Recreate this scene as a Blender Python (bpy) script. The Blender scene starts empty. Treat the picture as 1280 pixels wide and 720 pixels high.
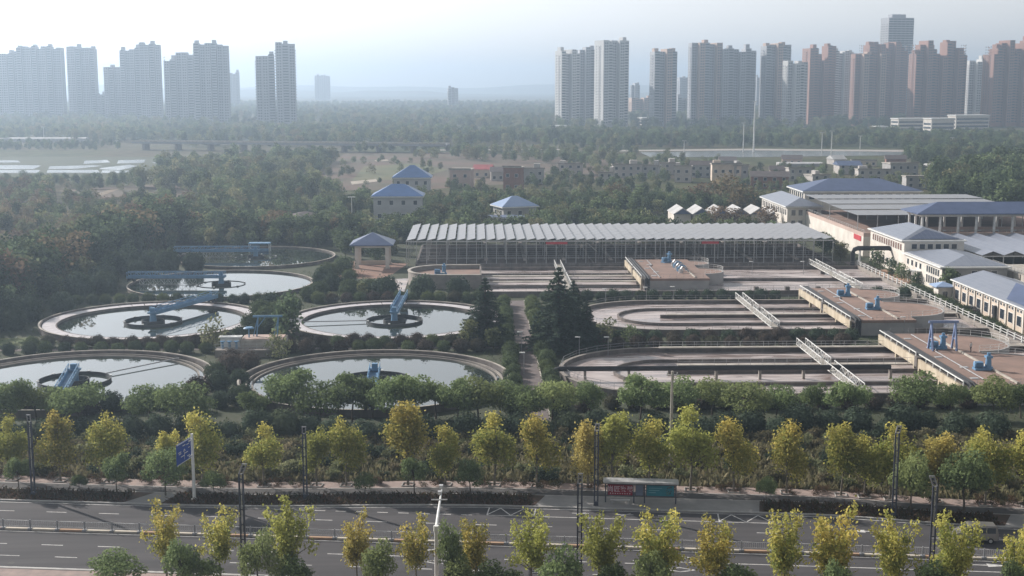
import bpy, math, random
import numpy as np
from mathutils import Vector

scene = bpy.context.scene
COL = scene.collection
PI = math.pi

# ---------------------------------------------------------------- camera, sky, sun, exposure
FPX, CAM_H = 1640.0, 47.0                 # focal length in photo pixels, drone height in metres
PITCH, YAW = math.atan(255 / FPX), math.atan(45 / FPX)
cam_data = bpy.data.cameras.new('camera')
cam = bpy.data.objects.new('camera', cam_data)
COL.objects.link(cam)
cam.location = (0, 0, CAM_H)
cam.rotation_euler = (PI / 2 - PITCH, 0, -YAW)
cam_data.sensor_width = 36.0
cam_data.lens = 36.0 * FPX / 1280.0
cam_data.clip_start = 1.0
cam_data.clip_end = 40000.0
scene.camera = cam

SUN_ELEV = math.radians(28)
SUN_AZ = math.radians(-50)                # from +Y (view direction) towards -X (left)
world = bpy.data.worlds.new('World')
scene.world = world
world.use_nodes = True
wn = world.node_tree
sky = wn.nodes.new('ShaderNodeTexSky')
sky.sky_type = 'NISHITA'
sky.sun_disc = False
sky.sun_elevation = SUN_ELEV
sky.sun_rotation = SUN_AZ
sky.altitude = 50
sky.air_density = 1.3
sky.dust_density = 1.2
sky.ozone_density = 1.0
bw = wn.nodes.new('ShaderNodeRGBToBW')          # a hazy autumn sky is paler than the clear-air model
wn.links.new(sky.outputs[0], bw.inputs[0])
pale = wn.nodes.new('ShaderNodeMix')
pale.data_type = 'RGBA'
pale.inputs['Factor'].default_value = 0.92
wn.links.new(sky.outputs[0], pale.inputs['A'])
cool = wn.nodes.new('ShaderNodeVectorMath')
cool.operation = 'MULTIPLY'
cool.inputs[1].default_value = (0.99, 1.0, 1.025)
wn.links.new(bw.outputs[0], cool.inputs[0])
wn.links.new(cool.outputs[0], pale.inputs['B'])
wn.links.new(pale.outputs['Result'], wn.nodes['Background'].inputs[0])
wn.nodes['Background'].inputs[1].default_value = 0.104

sun_data = bpy.data.lights.new('sun', 'SUN')
sun = bpy.data.objects.new('sun', sun_data)
COL.objects.link(sun)
sun_data.energy = 4.0
sun_data.angle = math.radians(0.6)
sun_data.color = (1.0, 0.93, 0.86)
sun_dir = Vector((math.sin(SUN_AZ) * math.cos(SUN_ELEV), math.cos(SUN_AZ) * math.cos(SUN_ELEV), math.sin(SUN_ELEV)))
sun.rotation_euler = sun_dir.to_track_quat('Z', 'Y').to_euler()
sun.location = (-200, 200, 300)

scene.view_settings.view_transform = 'Standard'
scene.view_settings.look = 'None'
scene.view_settings.gamma = 1.0
scene.view_settings.exposure = 0.75
scene.view_settings.use_curve_mapping = False
scene.cycles.use_denoising = True
scene.cycles.max_bounces = 5
scene.cycles.diffuse_bounces = 2
scene.cycles.glossy_bounces = 2
scene.cycles.transmission_bounces = 2
scene.cycles.transparent_max_bounces = 6
scene.cycles.volume_bounces = 0
scene.cycles.caustics_reflective = False
scene.cycles.caustics_refractive = False

HAZE_DENSITY = 0.00031


# ---------------------------------------------------------------- helpers
def P(px, py, z=0.0):
    """Survey helper: the place at height z that the photograph shows at that pixel."""
    u, v = (px - 640) / FPX, (360 - py) / FPX
    cp, sp = math.cos(PITCH), math.sin(PITCH)
    fy, fz = cp + v * sp, -sp + v * cp
    cy, sy = math.cos(YAW), math.sin(YAW)
    x, y = u * cy + fy * sy, -u * sy + fy * cy
    t = (z - CAM_H) / fz
    return (x * t, y * t)


def mpp(y):
    """metres per photo pixel at distance y"""
    return math.hypot(y, 0) / FPX * 1.012


MATS = {}


def mat(name, c1, c2=None, rough=0.8, scale=1.0, detail=4.0, bump=0.0, metal=0.0, spec=0.3, stretch=None, contrast=(0.35, 0.65)):
    if name in MATS:
        return MATS[name]
    m = bpy.data.materials.new(name)
    m.use_nodes = True
    nt = m.node_tree
    b = nt.nodes['Principled BSDF']
    b.inputs['Roughness'].default_value = rough
    b.inputs['Metallic'].default_value = metal
    b.inputs['Specular IOR Level'].default_value = spec
    if c2 is None:
        c2 = tuple(c * 0.78 for c in c1)
    tc = nt.nodes.new('ShaderNodeTexCoord')
    src = tc.outputs['Object']
    if stretch:
        mp = nt.nodes.new('ShaderNodeMapping')
        mp.inputs['Scale'].default_value = stretch
        nt.links.new(src, mp.inputs['Vector'])
        src = mp.outputs['Vector']
    n = nt.nodes.new('ShaderNodeTexNoise')
    n.inputs['Scale'].default_value = scale
    n.inputs['Detail'].default_value = detail
    n.inputs['Roughness'].default_value = 0.6
    nt.links.new(src, n.inputs['Vector'])
    r = nt.nodes.new('ShaderNodeValToRGB')
    r.color_ramp.elements[0].position = contrast[0]
    r.color_ramp.elements[0].color = (*c1, 1)
    r.color_ramp.elements[1].position = contrast[1]
    r.color_ramp.elements[1].color = (*c2, 1)
    nt.links.new(n.outputs['Fac'], r.inputs['Fac'])
    nt.links.new(r.outputs['Color'], b.inputs['Base Color'])
    if bump:
        bp = nt.nodes.new('ShaderNodeBump')
        bp.inputs['Strength'].default_value = bump
        bp.inputs['Distance'].default_value = 0.05
        nt.links.new(n.outputs['Fac'], bp.inputs['Height'])
        nt.links.new(bp.outputs['Normal'], b.inputs['Normal'])
    MATS[name] = m
    return m


def leaf_mat(name, c1, c2, c3, share=0.2, transl=0.35, vary=0.25, sat=0.84):
    """c1..c2 by the leaf's own tint, c3 for the share of plants that have turned"""
    m = bpy.data.materials.new(name)
    m.use_nodes = True
    nt = m.node_tree
    nt.nodes.remove(nt.nodes['Principled BSDF'])
    out = nt.nodes['Material Output']
    at = nt.nodes.new('ShaderNodeAttribute')
    at.attribute_name = 'tint'
    mx = nt.nodes.new('ShaderNodeMix')
    mx.data_type = 'RGBA'
    mx.inputs['A'].default_value = (*c1, 1)
    mx.inputs['B'].default_value = (*c2, 1)
    nt.links.new(at.outputs['Fac'], mx.inputs['Factor'])
    oi = nt.nodes.new('ShaderNodeObjectInfo')
    mr = nt.nodes.new('ShaderNodeMapRange')
    mr.inputs['From Min'].default_value = 1 - share - 0.1
    mr.inputs['From Max'].default_value = 1 - share + 0.1
    mr.inputs['To Max'].default_value = 0.75
    nt.links.new(oi.outputs['Random'], mr.inputs['Value'])
    m2 = nt.nodes.new('ShaderNodeMix')
    m2.data_type = 'RGBA'
    nt.links.new(mr.outputs['Result'], m2.inputs['Factor'])
    nt.links.new(mx.outputs['Result'], m2.inputs['A'])
    m2.inputs['B'].default_value = (*c3, 1)
    # brightness differs a little from plant to plant
    wv = nt.nodes.new('ShaderNodeTexWhiteNoise')
    wv.noise_dimensions = '1D'
    nt.links.new(oi.outputs['Random'], wv.inputs['W'])
    vr = nt.nodes.new('ShaderNodeMapRange')
    vr.inputs['To Min'].default_value = 1 - vary
    vr.inputs['To Max'].default_value = 1 + vary
    nt.links.new(wv.outputs['Value'], vr.inputs['Value'])
    hs = nt.nodes.new('ShaderNodeHueSaturation')
    hs.inputs['Saturation'].default_value = sat
    nt.links.new(vr.outputs['Result'], hs.inputs['Value'])
    nt.links.new(m2.outputs['Result'], hs.inputs['Color'])
    d = nt.nodes.new('ShaderNodeBsdfDiffuse')
    t = nt.nodes.new('ShaderNodeBsdfTranslucent')
    sh = nt.nodes.new('ShaderNodeMixShader')
    sh.inputs[0].default_value = transl
    nt.links.new(hs.outputs['Color'], d.inputs['Color'])
    nt.links.new(hs.outputs['Color'], t.inputs['Color'])
    nt.links.new(d.outputs[0], sh.inputs[1])
    nt.links.new(t.outputs[0], sh.inputs[2])
    nt.links.new(sh.outputs[0], out.inputs['Surface'])
    MATS[name] = m
    return m


class MB:
    """collects shapes into one mesh"""

    def __init__(s):
        s.v, s.f, s.mi, s.cur = [], [], [], 0

    def add(s, vs, fs):
        o = len(s.v)
        s.v.extend(vs)
        for f in fs:
            s.f.append([i + o for i in f])
            s.mi.append(s.cur)
        return s

    def box(s, x0, x1, y0, y1, z0, z1):
        return s.add([(x0, y0, z0), (x1, y0, z0), (x1, y1, z0), (x0, y1, z0), (x0, y0, z1), (x1, y0, z1), (x1, y1, z1), (x0, y1, z1)],
                     [(0, 3, 2, 1), (4, 5, 6, 7), (0, 1, 5, 4), (1, 2, 6, 5), (2, 3, 7, 6), (3, 0, 4, 7)])

    def beam(s, a, b, w, h=None):
        h = h or w
        a, b = Vector(a), Vector(b)
        d = (b - a).normalized()
        up = Vector((0, 0, 1)) if abs(d.z) < 0.95 else Vector((0, 1, 0))
        r = d.cross(up).normalized() * (w / 2)
        u = r.cross(d).normalized() * (h / 2)
        vs = [tuple(p + sx * r + sz * u) for p in (a, b) for sx, sz in ((-1, -1), (1, -1), (1, 1), (-1, 1))]
        return s.add(vs, [(3, 2, 1, 0), (4, 5, 6, 7), (0, 1, 5, 4), (1, 2, 6, 5), (2, 3, 7, 6), (3, 0, 4, 7)])

    def tube(s, pts, radii, n=6, cap=True):
        if not isinstance(radii, (list, tuple)):
            radii = [radii] * len(pts)
        pts = [Vector(p) for p in pts]
        vs, fs = [], []
        for i, p in enumerate(pts):
            d = (pts[min(i + 1, len(pts) - 1)] - pts[max(i - 1, 0)]).normalized()
            up = Vector((0, 0, 1)) if abs(d.z) < 0.9 else Vector((0, 1, 0))
            r = d.cross(up).normalized()
            u = r.cross(d).normalized()
            for k in range(n):
                a = 2 * PI * k / n
                vs.append(tuple(p + (r * math.cos(a) + u * math.sin(a)) * radii[i]))
        for i in range(len(pts) - 1):
            for k in range(n):
                k2 = (k + 1) % n
                fs.append((i * n + k, i * n + k2, (i + 1) * n + k2, (i + 1) * n + k))
        if cap:
            fs.append(tuple(range(n - 1, -1, -1)))
            fs.append(tuple((len(pts) - 1) * n + k for k in range(n)))
        return s.add(vs, fs)

    def cyl(s, x, y, z0, z1, r, n=16, r2=None):
        return s.tube([(x, y, z0), (x, y, z1)], [r, r if r2 is None else r2], n)

    def ring(s, cx, cy, r0, r1, z0, z1, n=64, a0=0.0, a1=2 * PI, sy=1.0):
        full = abs(a1 - a0) > 2 * PI - 1e-6
        m = n if full else n + 1
        vs, fs = [], []
        for k in range(m):
            a = a0 + (a1 - a0) * k / n
            c, q = math.cos(a), math.sin(a) * sy
            vs += [(cx + r0 * c, cy + r0 * q, z0), (cx + r1 * c, cy + r1 * q, z0), (cx + r1 * c, cy + r1 * q, z1), (cx + r0 * c, cy + r0 * q, z1)]
        for k in range(n):
            i, j = 4 * k, 4 * ((k + 1) % m)
            for e in range(4):
                e2 = (e + 1) % 4
                fs.append((i + e, j + e, j + e2, i + e2))
        if not full:
            fs.append((0, 1, 2, 3))
            fs.append((4 * n + 3, 4 * n + 2, 4 * n + 1, 4 * n))
        return s.add(vs, fs)

    def disc(s, cx, cy, r, z, n=64):
        return s.add([(cx + r * math.cos(2 * PI * k / n), cy + r * math.sin(2 * PI * k / n), z) for k in range(n)], [tuple(range(n))])

    def prism(s, poly, z0, z1):
        n = len(poly)
        vs = [(x, y, z0) for x, y in poly] + [(x, y, z1) for x, y in poly]
        fs = [tuple(range(n - 1, -1, -1)), tuple(range(n, 2 * n))]
        fs += [(k, (k + 1) % n, n + (k + 1) % n, n + k) for k in range(n)]
        return s.add(vs, fs)

    def sheet(s, poly, z):
        return s.add([(x, y, z) for x, y in poly], [tuple(range(len(poly)))])

    def strip(s, left, right, z):
        """a ribbon between two polylines of the same length"""
        n = len(left)
        return s.add([(x, y, z) for x, y in left] + [(x, y, z) for x, y in right], [(k, k + 1, n + k + 1, n + k) for k in range(n - 1)])

    def wall(s, pts, w, z0, z1):
        """a wall of thickness w along a polyline, mitred"""
        L, R = offset(pts, w / 2), offset(pts, -w / 2)
        n = len(pts)
        vs = [(x, y, z) for z in (z0, z1) for side in (L, R) for x, y in side]
        fs = []
        for k in range(n - 1):
            a, b, c, d = k, n + k, 2 * n + k, 3 * n + k
            fs += [(a, a + 1, c + 1, c), (b + 1, b, d, d + 1), (c, c + 1, d + 1, d), (a + 1, a, b, b + 1)]
        fs += [(0, 2 * n, 3 * n, n), (n - 1, 2 * n - 1, 4 * n - 1, 3 * n - 1)]
        return s.add(vs, fs)

    def hip(s, x0, x1, y0, y1, z0, z1, inset=None, thick=0.25):
        """hipped roof with a fascia"""
        w, d = x1 - x0, y1 - y0
        i = min(w, d) / 2 if inset is None else inset
        if w >= d:
            r0, r1 = (x0 + i, (y0 + y1) / 2), (x1 - i, (y0 + y1) / 2)
        else:
            r0, r1 = ((x0 + x1) / 2, y0 + i), ((x0 + x1) / 2, y1 - i)
        vs = [(x0, y0, z0), (x1, y0, z0), (x1, y1, z0), (x0, y1, z0), (x0, y0, z0 + thick), (x1, y0, z0 + thick), (x1, y1, z0 + thick), (x0, y1, z0 + thick), (*r0, z1), (*r1, z1)]
        fs = [(3, 2, 1, 0), (0, 1, 5, 4), (1, 2, 6, 5), (2, 3, 7, 6), (3, 0, 4, 7)]
        if w >= d:
            fs += [(4, 5, 9, 8), (5, 6, 9), (6, 7, 8, 9), (7, 4, 8)]
        else:
            fs += [(4, 5, 8), (5, 6, 9, 8), (6, 7, 9), (7, 4, 8, 9)]
        return s.add(vs, fs)

    def mesh(s, name, mats, smooth=False):
        me = bpy.data.meshes.new(name)
        me.from_pydata(s.v, [], s.f)
        for m in mats if isinstance(mats, (list, tuple)) else [mats]:
            me.materials.append(m)
        if any(s.mi):
            me.polygons.foreach_set('material_index', s.mi)
        if smooth:
            me.polygons.foreach_set('use_smooth', [True] * len(me.polygons))
        me.update()
        return me

    def build(s, name, mats, parent=None, smooth=False, **kw):
        return link(name, s.mesh(name, mats, smooth), parent, **kw)


def offset(pts, d):
    out = []
    n = len(pts)
    for k in range(n):
        a, b = pts[max(k - 1, 0)], pts[min(k + 1, n - 1)]
        tx, ty = b[0] - a[0], b[1] - a[1]
        L = math.hypot(tx, ty) or 1
        out.append((pts[k][0] - ty / L * d, pts[k][1] + tx / L * d))
    return out


def link(name, data, parent=None, loc=None, rz=None, scale=None, **kw):
    o = bpy.data.objects.new(name, data)
    COL.objects.link(o)
    if parent is not None:
        o.parent = parent
    if loc is not None:
        o.location = loc if len(loc) == 3 else (loc[0], loc[1], 0)
    if rz is not None:
        o.rotation_euler = (0, 0, rz)
    if scale is not None:
        o.scale = scale if isinstance(scale, (tuple, list)) else (scale, scale, scale)
    for k, v in kw.items():
        o[k] = v
    return o


def thing(name, label, category, loc=(0, 0, 0), rz=0.0, group=None, scale=None):
    o = link(name, None, None, loc, rz, scale, label=label, category=category)
    if group:
        o['group'] = group
    return o


def copy_tree(o, parent=None):
    c = o.copy()
    COL.objects.link(c)
    c.parent = parent
    for ch in [x for x in o.children]:
        copy_tree(ch, c)
    return c


ORD = ['leftmost', 'second from the left', 'third from the left', 'fourth from the left', 'fifth from the left', 'sixth from the left', 'seventh from the left',
       'eighth from the left', 'ninth from the left', 'tenth from the left', 'eleventh from the left', 'twelfth from the left', 'thirteenth from the left',
       'fourteenth from the left', 'fifteenth from the left', 'sixteenth from the left', 'seventeenth from the left', 'eighteenth from the left', 'nineteenth from the left']


def nth(i, n):
    if i == n - 1 and n > 1:
        return 'rightmost'
    if i < len(ORD) and i <= n / 2:
        return ORD[i]
    j = n - 1 - i
    if j < len(ORD):
        return ORD[j].replace('leftmost', 'rightmost').replace('left', 'right')
    return '%dth from the left' % (i + 1)


# ---------------------------------------------------------------- materials
concrete = mat('concrete', (0.30, 0.27, 0.24), (0.20, 0.18, 0.165), 0.9, 0.35, 6, 0.15)
concrete_dark = mat('weathered_concrete', (0.19, 0.165, 0.15), (0.10, 0.09, 0.085), 0.9, 0.5, 6, 0.15, stretch=(1, 1, 0.2))
concrete_pale = mat('pale_concrete', (0.46, 0.43, 0.38), (0.30, 0.27, 0.235), 0.85, 0.5, 6)
beige = mat('beige_girder_paint', (0.50, 0.44, 0.34), (0.34, 0.28, 0.20), 0.8, 0.6, 5, stretch=(1, 1, 0.3))
asphalt = mat('asphalt', (0.077, 0.072, 0.075), (0.040, 0.039, 0.042), 0.9, 1.0, 9, 0.05, stretch=(0.035, 0.45, 1), contrast=(0.30, 0.72))
asphalt_path = mat('path_asphalt', (0.075, 0.07, 0.068), (0.052, 0.05, 0.05), 0.9, 0.5, 6)
path_pave = mat('path_paving', (0.17, 0.14, 0.135), (0.125, 0.105, 0.10), 0.85, 0.6, 6)
paving = mat('paving', (0.33, 0.25, 0.22), (0.23, 0.185, 0.17), 0.85, 0.7, 6)
slab_grey = mat('grey_slabs', (0.27, 0.26, 0.25), (0.20, 0.195, 0.19), 0.85, 0.4, 6)
kerb_m = mat('kerb_stone', (0.40, 0.39, 0.37), (0.28, 0.27, 0.26), 0.8, 0.9, 4)
white_line = mat('road_paint', (0.58, 0.57, 0.55), (0.22, 0.215, 0.21), 0.7, 1.2, 8, contrast=(0.42, 0.78))
orange_kerb = mat('median_kerb_paint', (0.42, 0.27, 0.17), (0.30, 0.20, 0.14), 0.8, 0.8, 5)
white_kerb = mat('median_kerb_white', (0.55, 0.50, 0.42), (0.40, 0.35, 0.29), 0.8, 0.8, 5)
soil = mat('planting_soil', (0.085, 0.05, 0.036), (0.05, 0.04, 0.026), 0.95, 1.2, 6, 0.3)
plant_ground = mat('shrub_bed_ground', (0.040, 0.052, 0.026), (0.054, 0.058, 0.032), 0.95, 0.25, 7, 0.3)
lawn = mat('lawn', (0.075, 0.105, 0.032), (0.10, 0.11, 0.045), 0.95, 0.6, 6, 0.2)
deck_brown = mat('brown_deck', (0.275, 0.185, 0.150), (0.20, 0.142, 0.118), 0.9, 0.25, 7, 0.1)
steel_grey = mat('grey_steel', (0.34, 0.34, 0.35), (0.24, 0.24, 0.25), 0.5, 1.5, 3, metal=0.3)
galv = mat('galvanised_steel', (0.52, 0.52, 0.52), (0.38, 0.38, 0.38), 0.45, 1.5, 3, metal=0.4)
pole_dark = mat('dark_lamp_paint', (0.055, 0.06, 0.085), (0.04, 0.044, 0.06), 0.45, 1.0, 3)
white_paint = mat('white_paint', (0.72, 0.72, 0.70), (0.60, 0.60, 0.58), 0.55, 0.8, 4)
white_wall = mat('white_wall_paint', (0.66, 0.62, 0.56), (0.52, 0.48, 0.43), 0.85, 0.25, 6)
cream_wall = mat('cream_wall_paint', (0.60, 0.50, 0.41), (0.46, 0.38, 0.31), 0.85, 0.25, 6)
grey_wall = mat('grey_wall', (0.36, 0.35, 0.34), (0.27, 0.265, 0.26), 0.85, 0.25, 6)
brick_wall = mat('red_brick_wall', (0.26, 0.13, 0.095), (0.18, 0.095, 0.075), 0.9, 0.4, 6)
village_pale = mat('village_pale_render', (0.44, 0.41, 0.385), (0.31, 0.29, 0.275), 0.9, 0.18, 6)
pink_wall = mat('pink_wall', (0.48, 0.36, 0.31), (0.38, 0.29, 0.25), 0.85, 0.25, 6)
blue_paint = mat('sky_blue_machine_paint', (0.145, 0.275, 0.43), (0.11, 0.22, 0.35), 0.5, 0.8, 4)
blue_roof = mat('blue_metal_roof', (0.078, 0.108, 0.205), (0.055, 0.080, 0.155), 0.4, 0.35, 7, spec=0.5)
bright_blue_roof = mat('bright_blue_metal_roof', (0.065, 0.145, 0.34), (0.05, 0.115, 0.27), 0.4, 0.35, 7, spec=0.5)
blue_sign = mat('blue_sign_face', (0.02, 0.075, 0.36), (0.02, 0.06, 0.28), 0.4, 0.8, 2)
white_roof = mat('white_roof_sheet', (0.46, 0.455, 0.45), (0.34, 0.335, 0.33), 0.6, 0.2, 4)
dark_glass = mat('window_glass', (0.035, 0.045, 0.06), (0.025, 0.03, 0.04), 0.1, 0.3, 2, spec=0.6)
dark_void = mat('dark_opening', (0.02, 0.02, 0.02), (0.012, 0.012, 0.012), 0.9, 0.5, 2)
black_pipe = mat('black_pipe', (0.028, 0.028, 0.032), (0.018, 0.018, 0.02), 0.55, 0.8, 3)
bark = mat('bark', (0.10, 0.08, 0.06), (0.05, 0.042, 0.034), 0.95, 2.5, 5, 0.4)
pale_bark = mat('pale_bark', (0.20, 0.175, 0.14), (0.11, 0.095, 0.075), 0.95, 2.0, 5, 0.3)
red_sign = mat('red_banner', (0.50, 0.05, 0.06), (0.40, 0.04, 0.05), 0.6, 0.6, 3)
tile_roof = mat('grey_tile_roof', (0.12, 0.10, 0.095), (0.085, 0.07, 0.068), 0.9, 0.5, 5)
red_roof = mat('red_sheet_roof', (0.36, 0.085, 0.085), (0.27, 0.06, 0.06), 0.7, 0.3, 4)
dark_rubber = mat('black_rubber', (0.02, 0.02, 0.021), (0.014, 0.014, 0.015), 0.8, 2.0, 2)


def pv_material(name, c, line, sx, sy, rough=0.22):
    """solar modules: dark cells under glass with pale frame lines"""
    m = bpy.data.materials.new(name)
    m.use_nodes = True
    nt = m.node_tree
    b = nt.nodes['Principled BSDF']
    tc = nt.nodes.new('ShaderNodeTexCoord')
    br = nt.nodes.new('ShaderNodeTexBrick')
    br.offset = 0.0
    br.inputs['Color1'].default_value = (*c, 1)
    br.inputs['Color2'].default_value = (c[0] * 0.85, c[1] * 0.87, c[2] * 0.9, 1)
    br.inputs['Mortar'].default_value = (*line, 1)
    br.inputs['Scale'].default_value = 1.0
    br.inputs['Mortar Size'].default_value = 0.03
    br.inputs['Brick Width'].default_value = sx
    br.inputs['Row Height'].default_value = sy
    nt.links.new(tc.outputs['Object'], br.inputs['Vector'])
    nt.links.new(br.outputs['Color'], b.inputs['Base Color'])
    b.inputs['Roughness'].default_value = rough
    b.inputs['Specular IOR Level'].default_value = 0.6
    MATS[name] = m
    return m


pv_pale = pv_material('pale_solar_modules', (0.25, 0.25, 0.26), (0.17, 0.17, 0.18), 2.3, 1.7, 0.36)
pv_grey = pv_material('grey_solar_modules', (0.20, 0.22, 0.27), (0.30, 0.31, 0.33), 1.1, 2.1, 0.30)
pv_blue = pv_material('blue_solar_modules', (0.06, 0.08, 0.14), (0.16, 0.18, 0.24), 1.1, 2.1, 0.30)


def water_material(name, c, rough=0.04, bump=0.02, scale=0.6, foam=None, ior=1.6):
    m = bpy.data.materials.new(name)
    m.use_nodes = True
    nt = m.node_tree
    b = nt.nodes['Principled BSDF']
    b.inputs['Base Color'].default_value = (*c, 1)
    b.inputs['Roughness'].default_value = rough
    b.inputs['IOR'].default_value = ior
    tc = nt.nodes.new('ShaderNodeTexCoord')
    n = nt.nodes.new('ShaderNodeTexNoise')
    n.inputs['Scale'].default_value = scale
    n.inputs['Detail'].default_value = 3
    nt.links.new(tc.outputs['Object'], n.inputs['Vector'])
    bp = nt.nodes.new('ShaderNodeBump')
    bp.inputs['Strength'].default_value = bump
    bp.inputs['Distance'].default_value = 0.1
    nt.links.new(n.outputs['Fac'], bp.inputs['Height'])
    nt.links.new(bp.outputs['Normal'], b.inputs['Normal'])
    if foam:
        mp = nt.nodes.new('ShaderNodeMapping')
        mp.inputs['Scale'].default_value = (0.05, 0.28, 1)
        nt.links.new(tc.outputs['Object'], mp.inputs['Vector'])
        n2 = nt.nodes.new('ShaderNodeTexNoise')
        n2.inputs['Scale'].default_value = 1.6
        n2.inputs['Detail'].default_value = 7
        n2.inputs['Distortion'].default_value = 1.2
        nt.links.new(mp.outputs['Vector'], n2.inputs['Vector'])
        r = nt.nodes.new('ShaderNodeValToRGB')
        r.color_ramp.elements[0].position = 0.38
        r.color_ramp.elements[0].color = (*c, 1)
        r.color_ramp.elements[1].position = 0.66
        r.color_ramp.elements[1].color = (*foam, 1)
        nt.links.new(n2.outputs['Fac'], r.inputs['Fac'])
        nt.links.new(r.outputs['Color'], b.inputs['Base Color'])
        r2 = nt.nodes.new('ShaderNodeMapRange')
        r2.inputs['From Min'].default_value = 0.38
        r2.inputs['From Max'].default_value = 0.66
        r2.inputs['To Min'].default_value = rough
        r2.inputs['To Max'].default_value = 0.6
        nt.links.new(n2.outputs['Fac'], r2.inputs['Value'])
        nt.links.new(r2.outputs['Result'], b.inputs['Roughness'])
    MATS[name] = m
    return m


clear_water = water_material('still_water', (0.03, 0.04, 0.035), 0.025, 0.006, 0.4, ior=2.8)
pond_water = water_material('pond_water', (0.10, 0.11, 0.105), 0.20, 0.003, 0.15, ior=2.0)
aerated_water = water_material('aerated_water', (0.25, 0.20, 0.185), 0.14, 0.07, 0.9, foam=(0.52, 0.46, 0.44))


# ---------------------------------------------------------------- foliage library
def np_quads(name, V, tint, m):
    """one mesh of loose quads, V is (n,4,3), tint is (n,)"""
    n = len(V)
    me = bpy.data.meshes.new(name)
    me.vertices.add(n * 4)
    me.vertices.foreach_set('co', V.reshape(-1).astype(np.float32))
    me.loops.add(n * 4)
    me.loops.foreach_set('vertex_index', np.arange(n * 4, dtype=np.int32))
    me.polygons.add(n)
    me.polygons.foreach_set('loop_start', np.arange(0, n * 4, 4, dtype=np.int32))
    a = me.attributes.new('tint', 'FLOAT', 'FACE')
    a.data.foreach_set('value', np.clip(tint, 0, 1).astype(np.float32))
    me.materials.append(m)
    me.update(calc_edges=True)
    return me


def leaves(rng, blobs, n, size, shell=0.55, flat=0.0, aspect=0.6, spread=0.9):
    """leaf quads spread through a set of ellipsoids; blobs: (cx,cy,cz,rx,ry,rz,tint)"""
    B = np.array(blobs, float)
    w = (B[:, 3] * B[:, 4] * B[:, 5]) ** (2 / 3)
    idx = rng.choice(len(B), n, p=w / w.sum())
    b = B[idx]
    d = rng.normal(size=(n, 3))
    d /= np.linalg.norm(d, axis=1)[:, None]
    r = shell + (1.06 - shell) * rng.random(n) ** 0.6
    r *= 1 + 0.10 * rng.normal(size=n)
    p = b[:, :3] + d * r[:, None] * b[:, 3:6]
    nrm = d + spread * rng.normal(size=(n, 3))
    nrm[:, 2] += flat
    nrm /= np.linalg.norm(nrm, axis=1)[:, None]
    t = np.cross(nrm, rng.normal(size=(n, 3)))
    t /= np.linalg.norm(t, axis=1)[:, None] + 1e-9
    q = np.cross(nrm, t)
    s = size * (0.6 + 0.8 * rng.random(n))
    a = t * (s / 2)[:, None]
    c = q * (s * aspect / 2)[:, None]
    V = np.stack([p - a, p - 0.1 * a + c, p + a, p - 0.1 * a - c], 1)
    tint = b[:, 6] + 0.28 * rng.normal(size=n)
    return V, tint


def limbs(blobs, h_trunk, r0, rng, top=None, nlimb=6):
    """tapered trunk and limbs that reach into the crown"""
    m = MB()
    top = top or max(b[2] for b in blobs)
    lean = rng.normal(size=2) * 0.12
    m.tube([(0, 0, -0.1), (lean[0] * 0.3, lean[1] * 0.3, h_trunk * 0.5), (lean[0], lean[1], h_trunk), (lean[0] * 1.5, lean[1] * 1.5, (h_trunk + top) / 2), (0, 0, top)],
           [r0 * 1.25, r0, r0 * 0.8, r0 * 0.5, r0 * 0.12], 6)
    for b in list(blobs)[:nlimb]:
        z0 = min(h_trunk + 0.35 * (b[2] - h_trunk) * 0.6, b[2] - 0.2)
        z0 = max(z0, h_trunk * 0.85)
        mid = (b[0] * 0.5, b[1] * 0.5, (z0 + b[2]) / 2 + 0.1)
        m.tube([(lean[0], lean[1], z0), mid, (b[0], b[1], b[2] + b[5] * 0.3)], [r0 * 0.5, r0 * 0.35, r0 * 0.1], 5)
    return m


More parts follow.
